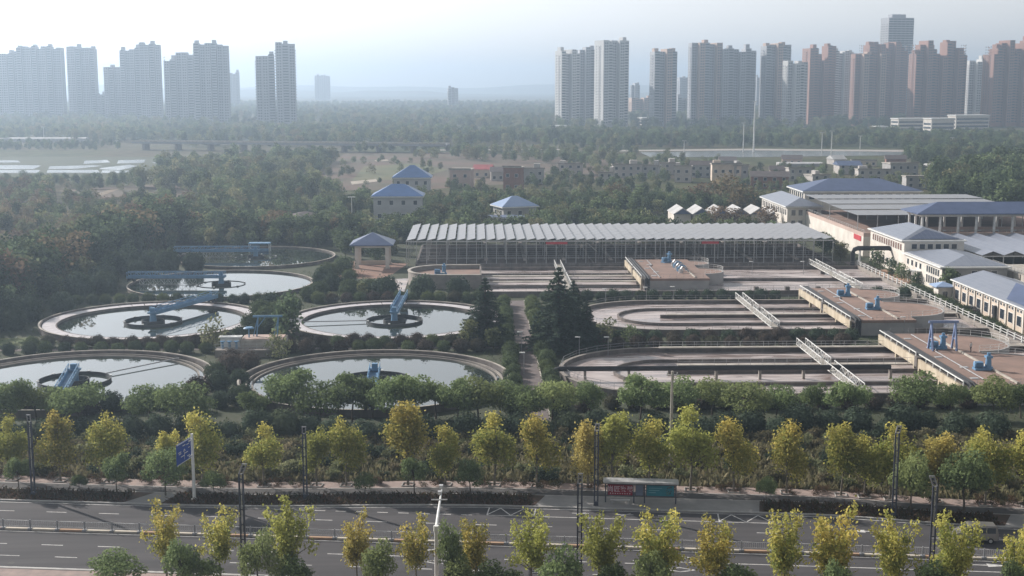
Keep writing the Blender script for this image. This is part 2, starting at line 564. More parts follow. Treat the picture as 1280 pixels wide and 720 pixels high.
LEAF = dict(
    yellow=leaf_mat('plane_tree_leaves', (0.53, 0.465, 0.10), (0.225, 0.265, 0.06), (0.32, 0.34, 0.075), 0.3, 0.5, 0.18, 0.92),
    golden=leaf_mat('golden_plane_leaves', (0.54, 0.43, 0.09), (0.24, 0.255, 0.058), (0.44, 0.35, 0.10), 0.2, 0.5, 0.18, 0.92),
    green=leaf_mat('street_tree_leaves', (0.215, 0.285, 0.095), (0.115, 0.165, 0.062), (0.24, 0.28, 0.085), 0.3, 0.4, 0.25),
    shrub=leaf_mat('clipped_shrub_leaves', (0.115, 0.155, 0.065), (0.065, 0.092, 0.042), (0.12, 0.15, 0.05), 0.2, 0.3, 0.2),
    maroon=leaf_mat('maroon_shrub_leaves', (0.115, 0.090, 0.070), (0.065, 0.052, 0.044), (0.09, 0.095, 0.055), 0.2, 0.3, 0.2),
    hedge=leaf_mat('dark_shrub_leaves', (0.085, 0.12, 0.072), (0.05, 0.074, 0.047), (0.095, 0.12, 0.06), 0.15, 0.3, 0.2),
    cedar=leaf_mat('cedar_needles', (0.088, 0.13, 0.085), (0.05, 0.076, 0.053), (0.10, 0.135, 0.075), 0.1, 0.35, 0.15),
    wood=leaf_mat('woodland_leaves', (0.145, 0.195, 0.078), (0.075, 0.105, 0.048), (0.20, 0.18, 0.085), 0.18, 0.48, 0.45),
    dark=leaf_mat('dark_belt_leaves', (0.100, 0.145, 0.066), (0.055, 0.082, 0.044), (0.16, 0.16, 0.075), 0.14, 0.45, 0.40),
    scrub=leaf_mat('scrub_leaves', (0.20, 0.215, 0.095), (0.11, 0.13, 0.058), (0.22, 0.17, 0.095), 0.2, 0.48, 0.3),
    russet=leaf_mat('russet_leaves', (0.20, 0.135, 0.08), (0.115, 0.085, 0.052), (0.17, 0.14, 0.07), 0.35, 0.48, 0.25),
    dry=leaf_mat('dry_grass', (0.25, 0.205, 0.11), (0.125, 0.125, 0.058), (0.16, 0.16, 0.07), 0.2, 0.3, 0.2),
    cover=leaf_mat('ground_cover_leaves', (0.13, 0.062, 0.036), (0.05, 0.06, 0.025), (0.06, 0.07, 0.03), 0.2, 0.3, 0.2),
)


def plane_tree(seed, kind, bushy=1.0):
    """upright young plane tree, 8.4 m: bare stem, uneven lobes"""
    rng = np.random.default_rng(seed)
    bl = []
    n = int(rng.integers(7, 11))
    for k in range(n):
        a = 2 * PI * k / n + rng.random()
        z = 3.1 + 3.3 * rng.random()
        rad = (1.75 - 0.17 * (z - 3.1)) * (0.55 + 0.5 * rng.random()) * bushy
        r = 0.80 + 0.5 * rng.random()
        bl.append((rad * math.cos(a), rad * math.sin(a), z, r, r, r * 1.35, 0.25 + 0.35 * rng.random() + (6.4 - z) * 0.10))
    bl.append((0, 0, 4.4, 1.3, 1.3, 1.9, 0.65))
    for _ in range(int(rng.integers(1, 4))):
        bl.append((rng.normal() * 0.6, rng.normal() * 0.6, 6.9 + 0.6 * rng.random(), 0.65, 0.65, 1.0, 0.05 + 0.2 * rng.random()))
    V, t = leaves(rng, bl, 4300, 0.27, 0.15, 0.2, 0.7)
    V = V + rng.normal(size=(len(V), 1, 3)) * 0.16
    return limbs(bl, 2.4, 0.11, rng, 7.4, 8).mesh('trunk', pale_bark), np_quads('crown', V, t, LEAF[kind])


def vase_tree(seed, kind, spread=1.0):
    """young kerbside plane tree, 8.2 m: limbs that fan out and end in separate leafy lobes"""
    rng = np.random.default_rng(seed)
    bl, ends = [], []
    n = int(rng.integers(4, 6))
    for k in range(n):
        a = 2 * PI * k / n + rng.random() * 0.9
        top = 6.0 + 1.5 * rng.random() if k else 7.3
        out = (1.1 + 0.95 * rng.random()) * spread
        for q in (0.15, 0.38, 0.60, 0.80, 1.0):
            z = 2.9 + (top - 2.9) * q
            rad = out * (0.30 + 0.70 * q ** 1.3)
            r = (0.98 - 0.50 * q) * (0.75 + 0.5 * rng.random())
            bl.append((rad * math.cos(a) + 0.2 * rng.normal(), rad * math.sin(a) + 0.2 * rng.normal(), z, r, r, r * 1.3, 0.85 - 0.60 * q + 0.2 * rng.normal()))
        ends.append(bl[-1])
    for _ in range(3):
        a = 6.28 * rng.random()
        bl.append((1.9 * spread * math.cos(a), 1.9 * spread * math.sin(a), 3.4 + 1.4 * rng.random(), 0.6, 0.6, 0.45, 0.5))
        ends.append(bl[-1])
    V, t = leaves(rng, bl, int(2500 + 1100 * rng.random()), 0.26, 0.05, 0.2, 0.72)
    V = V + rng.normal(size=(len(V), 1, 3)) * 0.20
    return limbs(ends, 2.1, 0.11, rng, 5.2, 8).mesh('trunk', pale_bark), np_quads('crown', V, t, LEAF[kind])


def round_tree(seed, kind, h=7.0, n=2600, size=0.30, wide=1.0, lobes=11):
    rng = np.random.default_rng(seed)
    bl = []
    for k in range(lobes):
        a = 2.4 * k + rng.random() * 0.8
        rad = (0.25 + 0.75 * math.sqrt((k + 0.5) / lobes)) * 0.33 * h * wide
        z = h * (0.80 - 0.30 * (rad / (0.33 * h * wide)) ** 2 + 0.08 * rng.normal())
        r = h * (0.14 + 0.06 * rng.random())
        bl.append((rad * math.cos(a), rad * math.sin(a), z, r * 1.15 * wide, r * 1.15 * wide, r * 0.9, 0.15 + 0.7 * rng.random()))
    V, t = leaves(rng, bl, n, size, 0.45, 0.3, 0.7)
    return limbs(bl, h * 0.36, h * 0.018, rng, h * 0.8, 7).mesh('trunk', bark), np_quads('crown', V, t, LEAF[kind])


def forest_tree(seed, kind, h=10.0, n=620, size=0.80, wide=1.0, low=0.30, lobes=9):
    rng = np.random.default_rng(seed)
    bl = []
    for k in range(lobes):
        a = 2.4 * k + rng.random()
        q = (k + 0.5) / lobes
        z = h * (low + (0.92 - low) * q + 0.05 * rng.normal())
        prof = math.sin(PI * min(0.95, 0.28 + 0.62 * q)) ** 0.8
        rad = 0.20 * h * wide * prof * (0.5 + rng.random() * 0.8)
        r = h * (0.145 + 0.05 * rng.random()) * (0.75 + 0.4 * prof)
        bl.append((rad * math.cos(a), rad * math.sin(a), z, r * wide, r * wide, r, 0.15 + 0.7 * rng.random()))
    V, t = leaves(rng, bl, n, size, 0.45, 0.25, 0.75)
    return limbs(bl, h * 0.25, h * 0.016, rng, h * 0.82, 4).mesh('trunk', bark), np_quads('crown', V, t, LEAF[kind])


def cedar_tree(seed, h=14.0):
    rng = np.random.default_rng(seed)
    m = MB()
    m.tube([(0, 0, 0), (0.05, 0, h * 0.5), (0, 0, h * 0.98)], [h * 0.022, h * 0.014, 0.03], 7)
    Vs, ts = [], []
    tiers = 19
    for k in range(tiers):
        q = k / (tiers - 1)
        z = h * (0.06 + 0.90 * q)
        R = h * 0.27 * (1 - q) ** 0.8 * (0.85 + 0.3 * rng.random()) + 0.15
        nb = max(4, int(11 * (1 - q) + 3))
        for j in range(nb):
            a = 2 * PI * (j + rng.random() * 0.6) / nb + k
            L = R * (0.75 + 0.4 * rng.random())
            droop = 0.10 * L
            end = (L * math.cos(a), L * math.sin(a), z - droop)
            m.tube([(0, 0, z + 0.1), (end[0] * 0.6, end[1] * 0.6, z + 0.05), end], [0.05, 0.035, 0.01], 4, False)
            nn = int(20 + 22 * L)
            s = rng.random(nn) ** 0.7
            p = np.stack([end[0] * s, end[1] * s, z + 0.1 - droop * s * s - 0.15 * rng.random(nn)], 1)
            side = np.array([-math.sin(a), math.cos(a), 0.0])
            p += side * (rng.normal(size=nn) * 0.26 * (0.4 + L * 0.22 * (1.15 - s)))[:, None]
            p[:, 2] += rng.normal(size=nn) * 0.12
            nrm = rng.normal(size=(nn, 3)) * 0.55 + np.array([0, 0, 1.0])
            nrm /= np.linalg.norm(nrm, axis=1)[:, None]
            t = np.cross(nrm, rng.normal(size=(nn, 3)))
            t /= np.linalg.norm(t, axis=1)[:, None]
            c = np.cross(nrm, t)
            sz = 0.42 * (0.6 + 0.8 * rng.random(nn))
            A, C = t * (sz / 2)[:, None], c * (sz * 0.25)[:, None]
            Vs.append(np.stack([p - A, p + C, p + A, p - C], 1))
            ts.append(0.5 + 0.3 * rng.normal(size=nn))
    return m.mesh('trunk', bark), np_quads('crown', np.concatenate(Vs), np.concatenate(ts), LEAF['cedar'])


def ball_shrub(seed, kind, n=1500, size=0.15, wob=0.06):
    """clipped dome of radius 1: dense leaves over a twiggy core"""
    rng = np.random.default_rng(seed)
    V, t = leaves(rng, [(0, 0, 0.72, 1, 1, 0.86, 0.45)], n, size, 0.90, 0.15, 0.75, 0.38)
    lump = 1 + wob * np.sin(V[:, :1, :1] * 4 + seed) * np.cos(V[:, :1, 1:2] * 4.5 + seed * 2)
    V = V * lump
    V[:, :, 2] = np.maximum(V[:, :, 2], 0.02)
    # the twig mass inside, so that the dome is not hollow
    nb, nr = 10, 6
    vs, core = [], []
    for i in range(nr):
        ph = -PI / 2 + PI * (i + 0.5) / nr
        for k in range(nb):
            vs.append((0.88 * math.cos(ph) * math.cos(2 * PI * k / nb), 0.88 * math.cos(ph) * math.sin(2 * PI * k / nb), max(0.0, 0.72 + 0.76 * math.sin(ph))))
    vs = np.array(vs)
    for i in range(nr - 1):
        for k in range(nb):
            k2 = (k + 1) % nb
            core.append(vs[[i * nb + k, i * nb + k2, (i + 1) * nb + k2, (i + 1) * nb + k]])
    core = np.array(core)
    return np_quads('foliage', np.concatenate([V, core]), np.concatenate([t, np.full(len(core), 0.8)]), LEAF[kind])


def wild_bush(seed, kind, n=700, size=0.24, lobes=5):
    rng = np.random.default_rng(seed)
    bl = [(rng.normal() * 0.5, rng.normal() * 0.5, 0.45 + 0.5 * rng.random(), 0.5 + 0.2 * rng.random(), 0.5 + 0.2 * rng.random(), 0.45, 0.2 + 0.6 * rng.random()) for _ in range(lobes)]
    V, t = leaves(rng, bl, n, size, 0.3, 0.2, 0.6)
    V[:, :, 2] = np.maximum(V[:, :, 2], 0.0)
    return np_quads('foliage', V, t, LEAF[kind])


LIB = dict(
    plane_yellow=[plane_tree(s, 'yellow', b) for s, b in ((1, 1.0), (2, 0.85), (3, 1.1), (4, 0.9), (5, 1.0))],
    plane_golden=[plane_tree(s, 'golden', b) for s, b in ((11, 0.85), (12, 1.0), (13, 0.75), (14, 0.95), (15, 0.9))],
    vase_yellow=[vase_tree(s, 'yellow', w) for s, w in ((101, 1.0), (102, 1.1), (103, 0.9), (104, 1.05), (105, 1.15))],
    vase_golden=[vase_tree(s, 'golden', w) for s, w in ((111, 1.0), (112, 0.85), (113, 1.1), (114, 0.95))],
    street_green=[round_tree(s, 'green', 7.0, 3400, 0.34, w) for s, w in ((21, 1.0), (22, 1.1), (23, 0.9), (24, 1.2), (25, 1.0))],
    near_green=[round_tree(s, 'green', 6.0, 2600, 0.27, w, 9) for s, w in ((31, 0.8), (32, 0.95), (33, 0.7))],
    wood=[forest_tree(s, 'wood', 10, 680, 0.85, w) for s, w in ((41, 1.0), (42, 1.15), (43, 0.9), (44, 1.25), (45, 1.05))],
    dark=[forest_tree(s, 'dark', 10, 720, 0.80, w, 0.2, 10) for s, w in ((51, 1.0), (52, 0.85), (53, 1.1), (54, 0.95))],
    scrub=[forest_tree(s, 'scrub', 10, 520, 0.85, w, 0.18, 7) for s, w in ((61, 1.2), (62, 1.4), (63, 1.1))],
    russet=[forest_tree(s, 'russet', 10, 560, 0.80, w, 0.25, 8) for s, w in ((71, 1.1), (72, 1.2))],
    cedar=[cedar_tree(81, 14.0), cedar_tree(82, 14.0)],
)
BALL = dict(shrub=[ball_shrub(s, 'shrub') for s in (1, 2, 3)], maroon=[ball_shrub(s, 'maroon') for s in (4, 5)], hedge=[ball_shrub(s, 'hedge', 1700, 0.17, 0.12) for s in (6, 7, 8)])
BUSH = dict(dry=[wild_bush(s, 'dry') for s in (1, 2, 3)], scrub=[wild_bush(s, 'scrub') for s in (4, 5, 6)], cover=[wild_bush(s, 'cover', 420, 0.2) for s in (7, 8)], hedge=[wild_bush(s, 'hedge') for s in (9,)])
rnd = random.Random(7)


def put_tree(kind, x, y, h, label, category='tree', group=None, name='broadleaf_tree', base_h=None, wide=1.0, z=0.0, var=None):
    lib = LIB[kind]
    tr, cr = lib[rnd.randrange(len(lib)) if var is None else var % len(lib)]
    base_h = base_h or {'plane_yellow': 8.2, 'plane_golden': 8.2, 'vase_yellow': 8.2, 'vase_golden': 8.2, 'street_green': 7.0, 'near_green': 6.0, 'cedar': 14.0}.get(kind, 10.0)
    s = h / base_h
    t = thing(name, label, category, (x, y, z), rnd.random() * 2 * PI, group, (s * wide, s * wide, s))
    link('trunk', tr, t)
    link('crown', cr, t)
    return t


def put_ball(kind, x, y, r, label, group, z=0.0, name='clipped_shrub', sq=1.0):
    lib = BALL[kind]
    return link(name, lib[rnd.randrange(len(lib))], None, (x, y, z), rnd.random() * 6.28, (r, r, r * sq), label=label, category='shrub', group=group)


def scatter_stuff(name, label, category, pts, lib_meshes):
    """pts: (x,y,z,scale,variant). One object that instances whole plants on its points (woods too far off to count)."""
    me = bpy.data.meshes.new(name)
    me.from_pydata([p[:3] for p in pts], [], [])
    n = len(pts)
    a = me.attributes.new('plant_scale', 'FLOAT', 'POINT')
    a.data.foreach_set('value', [p[3] for p in pts])
    a = me.attributes.new('plant_index', 'INT', 'POINT')
    a.data.foreach_set('value', [p[4] for p in pts])
    a = me.attributes.new('plant_turn', 'FLOAT', 'POINT')
    a.data.foreach_set('value', [rnd.random() * 6.28 for _ in pts])
    o = link(name, me, None, label=label, category=category, kind='stuff')
    ng = bpy.data.node_groups.new(name + '_nodes', 'GeometryNodeTree')
    ng.interface.new_socket('Geometry', in_out='INPUT', socket_type='NodeSocketGeometry')
    ng.interface.new_socket('Geometry', in_out='OUTPUT', socket_type='NodeSocketGeometry')
    gi, go = ng.nodes.new('NodeGroupInput'), ng.nodes.new('NodeGroupOutput')
    lib_col = bpy.data.collections.new(name + '_library')
    for k, lm in enumerate(lib_meshes):
        lo = bpy.data.objects.new('%s_source_%02d' % (name, k), lm)
        lib_col.objects.link(lo)
    ci = ng.nodes.new('GeometryNodeCollectionInfo')
    ci.inputs['Collection'].default_value = lib_col
    ci.inputs['Separate Children'].default_value = True
    ci.inputs['Reset Children'].default_value = True
    ip = ng.nodes.new('GeometryNodeInstanceOnPoints')
    ip.inputs['Pick Instance'].default_value = True

    def named(an, ty):
        nd = ng.nodes.new('GeometryNodeInputNamedAttribute')
        nd.data_type = ty
        nd.inputs['Name'].default_value = an
        return nd.outputs['Attribute']
    cx = ng.nodes.new('ShaderNodeCombineXYZ')
    L = ng.links.new
    L(named('plant_turn', 'FLOAT'), cx.inputs['Z'])
    L(gi.outputs[0], ip.inputs['Points'])
    L(ci.outputs[0], ip.inputs['Instance'])
    L(named('plant_index', 'INT'), ip.inputs['Instance Index'])
    L(cx.outputs[0], ip.inputs['Rotation'])
    L(named('plant_scale', 'FLOAT'), ip.inputs['Scale'])
    L(ip.outputs[0], go.inputs[0])
    md = o.modifiers.new('plants', 'NODES')
    md.node_group = ng
    return o


def blade_field(name, label, category, pts, size, m, seed, parent=None, lean=0.35):
    """upright grass or ground-cover blades, one stuff object; pts (n,3)"""
    rng = np.random.default_rng(seed)
    p = np.array(pts, float)
    n = len(p)
    a = rng.random(n) * 2 * PI
    h = size * (0.5 + rng.random(n))
    w = h * (0.25 + 0.3 * rng.random(n))
    side = np.stack([np.cos(a), np.sin(a), 0 * a], 1) * (w / 2)[:, None]
    tip = np.stack([rng.normal(size=n) * lean, rng.normal(size=n) * lean, np.ones(n)], 1) * h[:, None]
    V = np.stack([p - side, p + side, p + tip * 0.7 + side * 1.2, p + tip - side * 0.3], 1)
    me = np_quads(name, V, 0.5 + 0.3 * rng.normal(size=n), m)
    return link(name, me, parent, label=label, category=category, kind='stuff')


# ---------------------------------------------------------------- the ground
def ground_material():
    m = bpy.data.materials.new('open_country')
    m.use_nodes = True
    nt = m.node_tree
    b = nt.nodes['Principled BSDF']
    b.inputs['Roughness'].default_value = 0.95
    b.inputs['Specular IOR Level'].default_value = 0.1
    tc = nt.nodes.new('ShaderNodeTexCoord')

    def noise(scale, detail, dist=0.0):
        n = nt.nodes.new('ShaderNodeTexNoise')
        n.inputs['Scale'].default_value = scale
        n.inputs['Detail'].default_value = detail
        n.inputs['Distortion'].default_value = dist
        nt.links.new(tc.outputs['Object'], n.inputs['Vector'])
        return n.outputs['Fac']

    def ramp(src, stops):
        r = nt.nodes.new('ShaderNodeValToRGB')
        while len(r.color_ramp.elements) < len(stops):
            r.color_ramp.elements.new(0.5)
        for e, (pos, c) in zip(r.color_ramp.elements, stops):
            e.position = pos
            e.color = (*c, 1)
        nt.links.new(src, r.inputs['Fac'])
        return r.outputs['Color']
    big = ramp(noise(0.006, 6, 0.6), [(0.36, (0.045, 0.060, 0.026)), (0.46, (0.075, 0.082, 0.036)), (0.54, (0.088, 0.075, 0.046)), (0.66, (0.06, 0.07, 0.03))])
    fine = ramp(noise(0.12, 8), [(0.3, (0.55, 0.55, 0.55)), (0.7, (1.25, 1.2, 1.1))])
    mx = nt.nodes.new('ShaderNodeMix')
    mx.data_type = 'RGBA'
    mx.blend_type = 'MULTIPLY'
    mx.inputs['Factor'].default_value = 1.0
    nt.links.new(big, mx.inputs['A'])
    nt.links.new(fine, mx.inputs['B'])
    nt.links.new(mx.outputs['Result'], b.inputs['Base Color'])
    return m


g = MB()
g.sheet([(-7000, -400), (7000, -400), (7000, 8000), (-7000, 8000)], -0.06)
g.build('ground', ground_material(), kind='structure')

# far low hills
hm = mat('wooded_hill', (0.045, 0.06, 0.03), (0.08, 0.08, 0.045), 0.95, 0.01, 6)
g = MB()
hr = np.random.default_rng(5)
for (cx, cy, rx, ry, hh) in ((-2300, 6600, 1900, 450, 58), (100, 7200, 2400, 500, 64), (2300, 6700, 1700, 450, 70), (-700, 5600, 900, 300, 34), (1400, 5400, 1100, 300, 40), (-3700, 6300, 1500, 400, 56)):
    nx, ny = 40, 6
    vs, fs = [], []
    for j in range(ny + 1):
        for i in range(nx + 1):
            u, v = i / nx * 2 - 1, j / ny * 2 - 1
            z = 0.6 * hh * max(0, (1 - u * u)) * max(0, (1 - v * v)) * (1 + 0.25 * math.sin(u * 9 + cx) + 0.12 * math.sin(u * 23 + cy))
            vs.append((cx + u * rx, cy + v * ry, z - 0.5))
    for j in range(ny):
        for i in range(nx):
            a = j * (nx + 1) + i
            fs.append((a, a + 1, a + nx + 2, a + nx + 1))
    g.add(vs, fs)
g.build('hills', hm, smooth=True, kind='structure')


def patch(name, m, poly_px, z, world=False):
    g = MB()
    g.sheet(poly_px if world else [P(x, y) for x, y in poly_px], z)
    return g.build(name, m, kind='structure')


red_field = mat('ploughed_field', (0.115, 0.070, 0.050), (0.075, 0.066, 0.038), 0.95, 0.03, 7)
green_field = mat('green_field', (0.085, 0.10, 0.045), (0.12, 0.11, 0.05), 0.95, 0.04, 7)
dirt = mat('bare_dirt', (0.22, 0.16, 0.10), (0.15, 0.115, 0.075), 0.95, 0.1, 6)
pale_dirt = mat('pale_bare_ground', (0.42, 0.37, 0.31), (0.30, 0.26, 0.21), 0.95, 0.1, 6)
patch('field', red_field, [(430, 192), (560, 190), (700, 196), (900, 205), (900, 222), (700, 226), (540, 236), (425, 238), (395, 222)], -0.03)
patch('field', green_field, [(455, 208), (520, 204), (560, 212), (520, 224), (440, 226)], 0.03)
patch('field', red_field, [(75, 238), (150, 233), (250, 228), (260, 240), (180, 252), (85, 256)], -0.03)
patch('field', green_field, [(140, 222), (300, 216), (330, 226), (200, 233)], -0.02)
patch('dirt_track', dirt, [(88, 254), (140, 236), (148, 237), (100, 255)], 0.04)
patch('dirt_track', pale_dirt, [(438, 227), (470, 224), (472, 227), (440, 231)], 0.08)
patch('dirt_track', pale_dirt, [(468, 200.5), (484, 199.5), (486, 201), (470, 202)], 0.08)

# fish ponds on the left, canal on the right
bank = mat('pond_bank', (0.06, 0.07, 0.036), (0.045, 0.055, 0.028), 0.95, 0.05, 6)
patch('pond_bank', bank, [(-260, 196), (150, 196), (226, 197), (196, 208), (170, 217), (-300, 219)], 0.02)
for quad in ([(-280, 213.5), (50, 212.5), (48, 216), (-290, 217)], [(60, 212.5), (122, 212.5), (125, 216), (58, 216)], [(-260, 207), (26, 206.5), (52, 207), (42, 211.5), (-280, 212)],
             [(62, 208), (118, 206.5), (128, 207.5), (96, 211), (60, 211.5)], [(126, 210), (162, 206), (172, 207.5), (150, 213), (124, 211.5)], [(-240, 201), (22, 200.5), (26, 203), (-250, 205)],
             [(106, 201), (134, 200), (138, 203), (104, 205)], [(148, 200.5), (182, 199.5), (180, 203.5), (146, 204.5)], [(190, 203), (216, 198.5), (220, 200), (200, 207)], [(128, 213), (168, 213.5), (160, 216.5), (126, 216)]):
    patch('pond', pond_water, quad, 0.06)
patch('canal', pond_water, [(800, 190.5), (940, 188), (1130, 190), (1130, 194), (930, 196.5), (812, 196)], 0.03)
patch('country_road', mat('pale_road', (0.36, 0.33, 0.30), (0.27, 0.25, 0.23), 0.9, 0.1, 4), [(760, 187.8), (940, 186), (1300, 189), (1300, 191.5), (940, 188), (760, 189.4)], 0.07)
patch('country_road', MATS['pale_road'], [(550, 187), (700, 186.5), (700, 187.5), (550, 188.2)], 0.07)

# ---------------------------------------------------------------- the street
TH = math.atan2(-12.2, 104.8)
RC, RS = math.cos(TH), math.sin(TH)


def R(u, v):
    """street coordinates: u along, v across (towards the plant); the median is v = 0"""
    return (u * RC - v * RS, 130.16 + u * RS + v * RC)


def lerp_tab(u, tab):
    for (a, va), (b, vb) in zip(tab, tab[1:]):
        if u <= b:
            t = max(0.0, min(1.0, (u - a) / (b - a)))
            t = t * t * (3 - 2 * t)
            return va + (vb - va) * t
    return tab[-1][1]


def VK(u):                                  # far kerb with the bus bay
    return lerp_tab(u, [(-200, 9.2), (-34, 9.2), (2, 12.1), (34, 12.2), (56, 9.8), (200, 9.6)])


US = [-150 + 3 * k for k in range(101)]
g = MB()
g.strip([R(u, -11.0) for u in US], [R(u, VK(u)) for u in US], 0.0)
g.build('road', asphalt, kind='structure')
# kerbs
g = MB()
g.wall([R(u, VK(u) + 0.15) for u in US], 0.28, -0.05, 0.15)
g.build('kerb', kerb_m, kind='structure')
g = MB()
g.wall([R(u, -11.15) for u in US], 0.28, -0.05, 0.15)
g.build('kerb', kerb_m, kind='structure')
# planting strip behind the far kerb, cycle path, paving
g = MB()
g.strip([R(u, VK(u) + 0.28) for u in US], [R(u, VK(u) + 4.3) for u in US], 0.10)
g.build('planting_strip', soil, kind='structure')
g = MB()
g.strip([R(u, VK(u) + 4.3) for u in US], [R(u, VK(u) + 6.5) for u in US], 0.12)
g.build('cycle_path', asphalt_path, kind='structure')
g = MB()
for off in (4.3, 6.5):
    g.strip([R(u, VK(u) + off - 0.09) for u in US], [R(u, VK(u) + off + 0.09) for u in US], 0.128)
g.build('path_edging', kerb_m, kind='structure')
g = MB()
g.strip([R(u, VK(u) + 6.5) for u in US], [R(u, VK(u) + 9.2) for u in US], 0.11)
g.build('pavement', paving, kind='structure')
g = MB()
g.strip([R(u, -30.0) for u in US], [R(u, -11.28) for u in US], 0.10)
g.build('pavement', paving, kind='structure')
for u0, u1, u2, u3 in ((-41.5, -37.2, -36.2, -39.2), (5.0, 30.0, 30.4, 6.0), (55.8, 62, 62, 57.5)):
    g = MB()
    us = [u0 + (u1 - u0) * k / 8 for k in range(9)]
    ut = [u3 + (u2 - u3) * k / 8 for k in range(9)]
    g.strip([R(u, VK(u) + 0.28) for u in us], [R(u, VK(u) + 4.2) for u in ut], 0.135)
    g.build('slab_crossing', slab_grey, kind='structure')

# painted markings
mk = MB()


def dash(u0, u1, v, w=0.15, m=mk, z=0.006):
    n = max(1, int(abs(u1 - u0) / 4))
    us = [u0 + (u1 - u0) * k / n for k in range(n + 1)]
    vv = v if callable(v) else (lambda u: v)
    m.strip([R(u, vv(u) - w / 2) for u in us], [R(u, vv(u) + w / 2) for u in us], z)


def stroke(pts, w=0.15, z=0.006):
    for a, b in zip(pts, pts[1:]):
        (x0, y0), (x1, y1) = R(*a), R(*b)
        L = math.hypot(x1 - x0, y1 - y0)
        nx, ny = -(y1 - y0) / L * w / 2, (x1 - x0) / L * w / 2
        mk.add([(x0 - nx, y0 - ny, z), (x1 - nx, y1 - ny, z), (x1 + nx, y1 + ny, z), (x0 + nx, y0 + ny, z)], [(0, 1, 2, 3)])


dash(-150, 150, lambda u: VK(u) - 0.35, 0.14)
dash(-150, 150, -10.6, 0.14)
dash(-150, 150, 0.55, 0.12)
dash(-150, 150, -0.55, 0.12)
k = -148.0
while k < 150:
    for v, ph in ((2.9, 0), (5.9, 3.1)):
        dash(k + ph, k + ph + 2.3, v, 0.15)
    for v, ph in ((-4.3, 1.2), (-7.6, 4.1)):
        if not (v == -4.3 and k > 15):
            dash(k + ph, k + ph + 2.3, v, 0.15)
    k += 6.0
dash(16, 150, -3.5, 0.15)
k = -24.0
while k < -1:
    dash(k, k + 1.2, 9.0, 0.16)
    k += 2.35
dash(0, 31.2, 9.1, 0.15, z=0.007)
for a, b in ((0, 5.2), (25.4, 31.2)):
    stroke([(a, 11.7), (a, 9.1)], 0.14, 0.008)
    nz = 4
    zz = [(a + (b - a) * q / nz, 9.25 if q % 2 == 0 else 11.6) for q in range(nz + 1)]
    stroke(zz, 0.14, 0.009)
    stroke([(b, 9.1), (b, 11.7)], 0.14, 0.008)
for u, v in ((20.3, -2.2), (20.6, -5.6), (-3.5, -2.4), (-3.2, -5.6)):
    stroke([(u - 1.5, v), (u, v + 0.55), (u + 1.5, v), (u, v - 0.55), (u - 1.5, v)], 0.14, 0.008)
for u, v, dr in ((47.5, -1.7, 1), (44, 7.4, -1), (-60, -2.2, 1), (70, -6, 1)):
    stroke([(u, v), (u + 3.6 * dr, v)], 0.18, 0.008)
    mk.add([(*R(u + 3.4 * dr, v + 0.45), 0.009), (*R(u + 5.6 * dr, v), 0.009), (*R(u + 3.4 * dr, v - 0.45), 0.009)], [(0, 1, 2)] if dr < 0 else [(0, 2, 1)])
for u in (9.3, 14.2, 18.8):                 # worn bus-bay marks
    stroke([(u, 10.6), (u + 1.9, 10.6)], 0.16, 0.008)
    stroke([(u + 0.5, 10.2), (u + 1.6, 11.0)], 0.12, 0.0095)
mk.build('road_markings', white_line, kind='structure')

# repairs and manholes in the carriageway
pr = random.Random(11)
patch_m = mat('asphalt_repair', (0.050, 0.048, 0.050), (0.060, 0.057, 0.059), 0.95, 0.8, 6)
for q in range(9):
    u, v = pr.uniform(-60, 55), pr.choice((-9.2, -6.0, -2.4, 1.8, 4.4, 7.4))
    L, w = pr.uniform(2.0, 9.0), pr.uniform(0.7, 1.5)
    g = MB()
    g.strip([R(u + L * k / 4, v - w / 2) for k in range(5)], [R(u + L * k / 4, v + w / 2 + 0.06 * (k % 2)) for k in range(5)], 0.0018 + 0.0004 * q)
    g.build('road_repair', patch_m, kind='structure')
mh = MB()
mh.disc(0, 0, 0.36, 0, 16)
mh_me = mh.mesh('manhole_cover', mat('cast_iron', (0.035, 0.033, 0.032), (0.055, 0.05, 0.047), 0.6, 6.0, 3))
for q in range(10):
    link('manhole_cover', mh_me, None, (*R(-58 + 12.5 * q, (8.3, -9.6, 4.3)[q % 3]), 0.0095), kind='structure')

# median: painted kerb blocks, posts and barred panels
fence = thing('median_fence', 'low white barred fence on painted kerb blocks along the middle of the road', 'fence', (*R(0, 0), 0), TH)
bar = MB()
for z in (0.42, 1.02):
    bar.box(-1.42, 1.42, -0.02, 0.02, z - 0.02, z + 0.02)
for q in range(15):
    x = -1.4 + 0.2 * q
    bar.box(x - 0.012, x + 0.012, -0.012, 0.012, 0.44, 1.0)
panel_me = bar.mesh('panel', galv)
post = MB()
post.box(-0.05, 0.05, -0.05, 0.05, 0.2, 1.15)
post.box(-0.22, 0.22, -0.22, 0.22, 0.0, 0.24)
post_me = post.mesh('post', steel_grey)
blk = MB()
blk.prism([(-1.25, -0.2), (1.25, -0.2), (1.25, 0.2), (-1.25, 0.2)], 0.0, 0.2)
blk_me = [blk.mesh('kerb_block', orange_kerb), blk.mesh('kerb_block', white_kerb)]
for q in range(-34, 35):
    x = 3.0 * q
    link('post', post_me, fence, (x, 0, 0))
    link('panel', panel_me, fence, (x + 1.5, 0, 0))
    link('kerb_block', blk_me[1 if q % 3 else 0], fence, (x + 1.5, 0, 0.0))


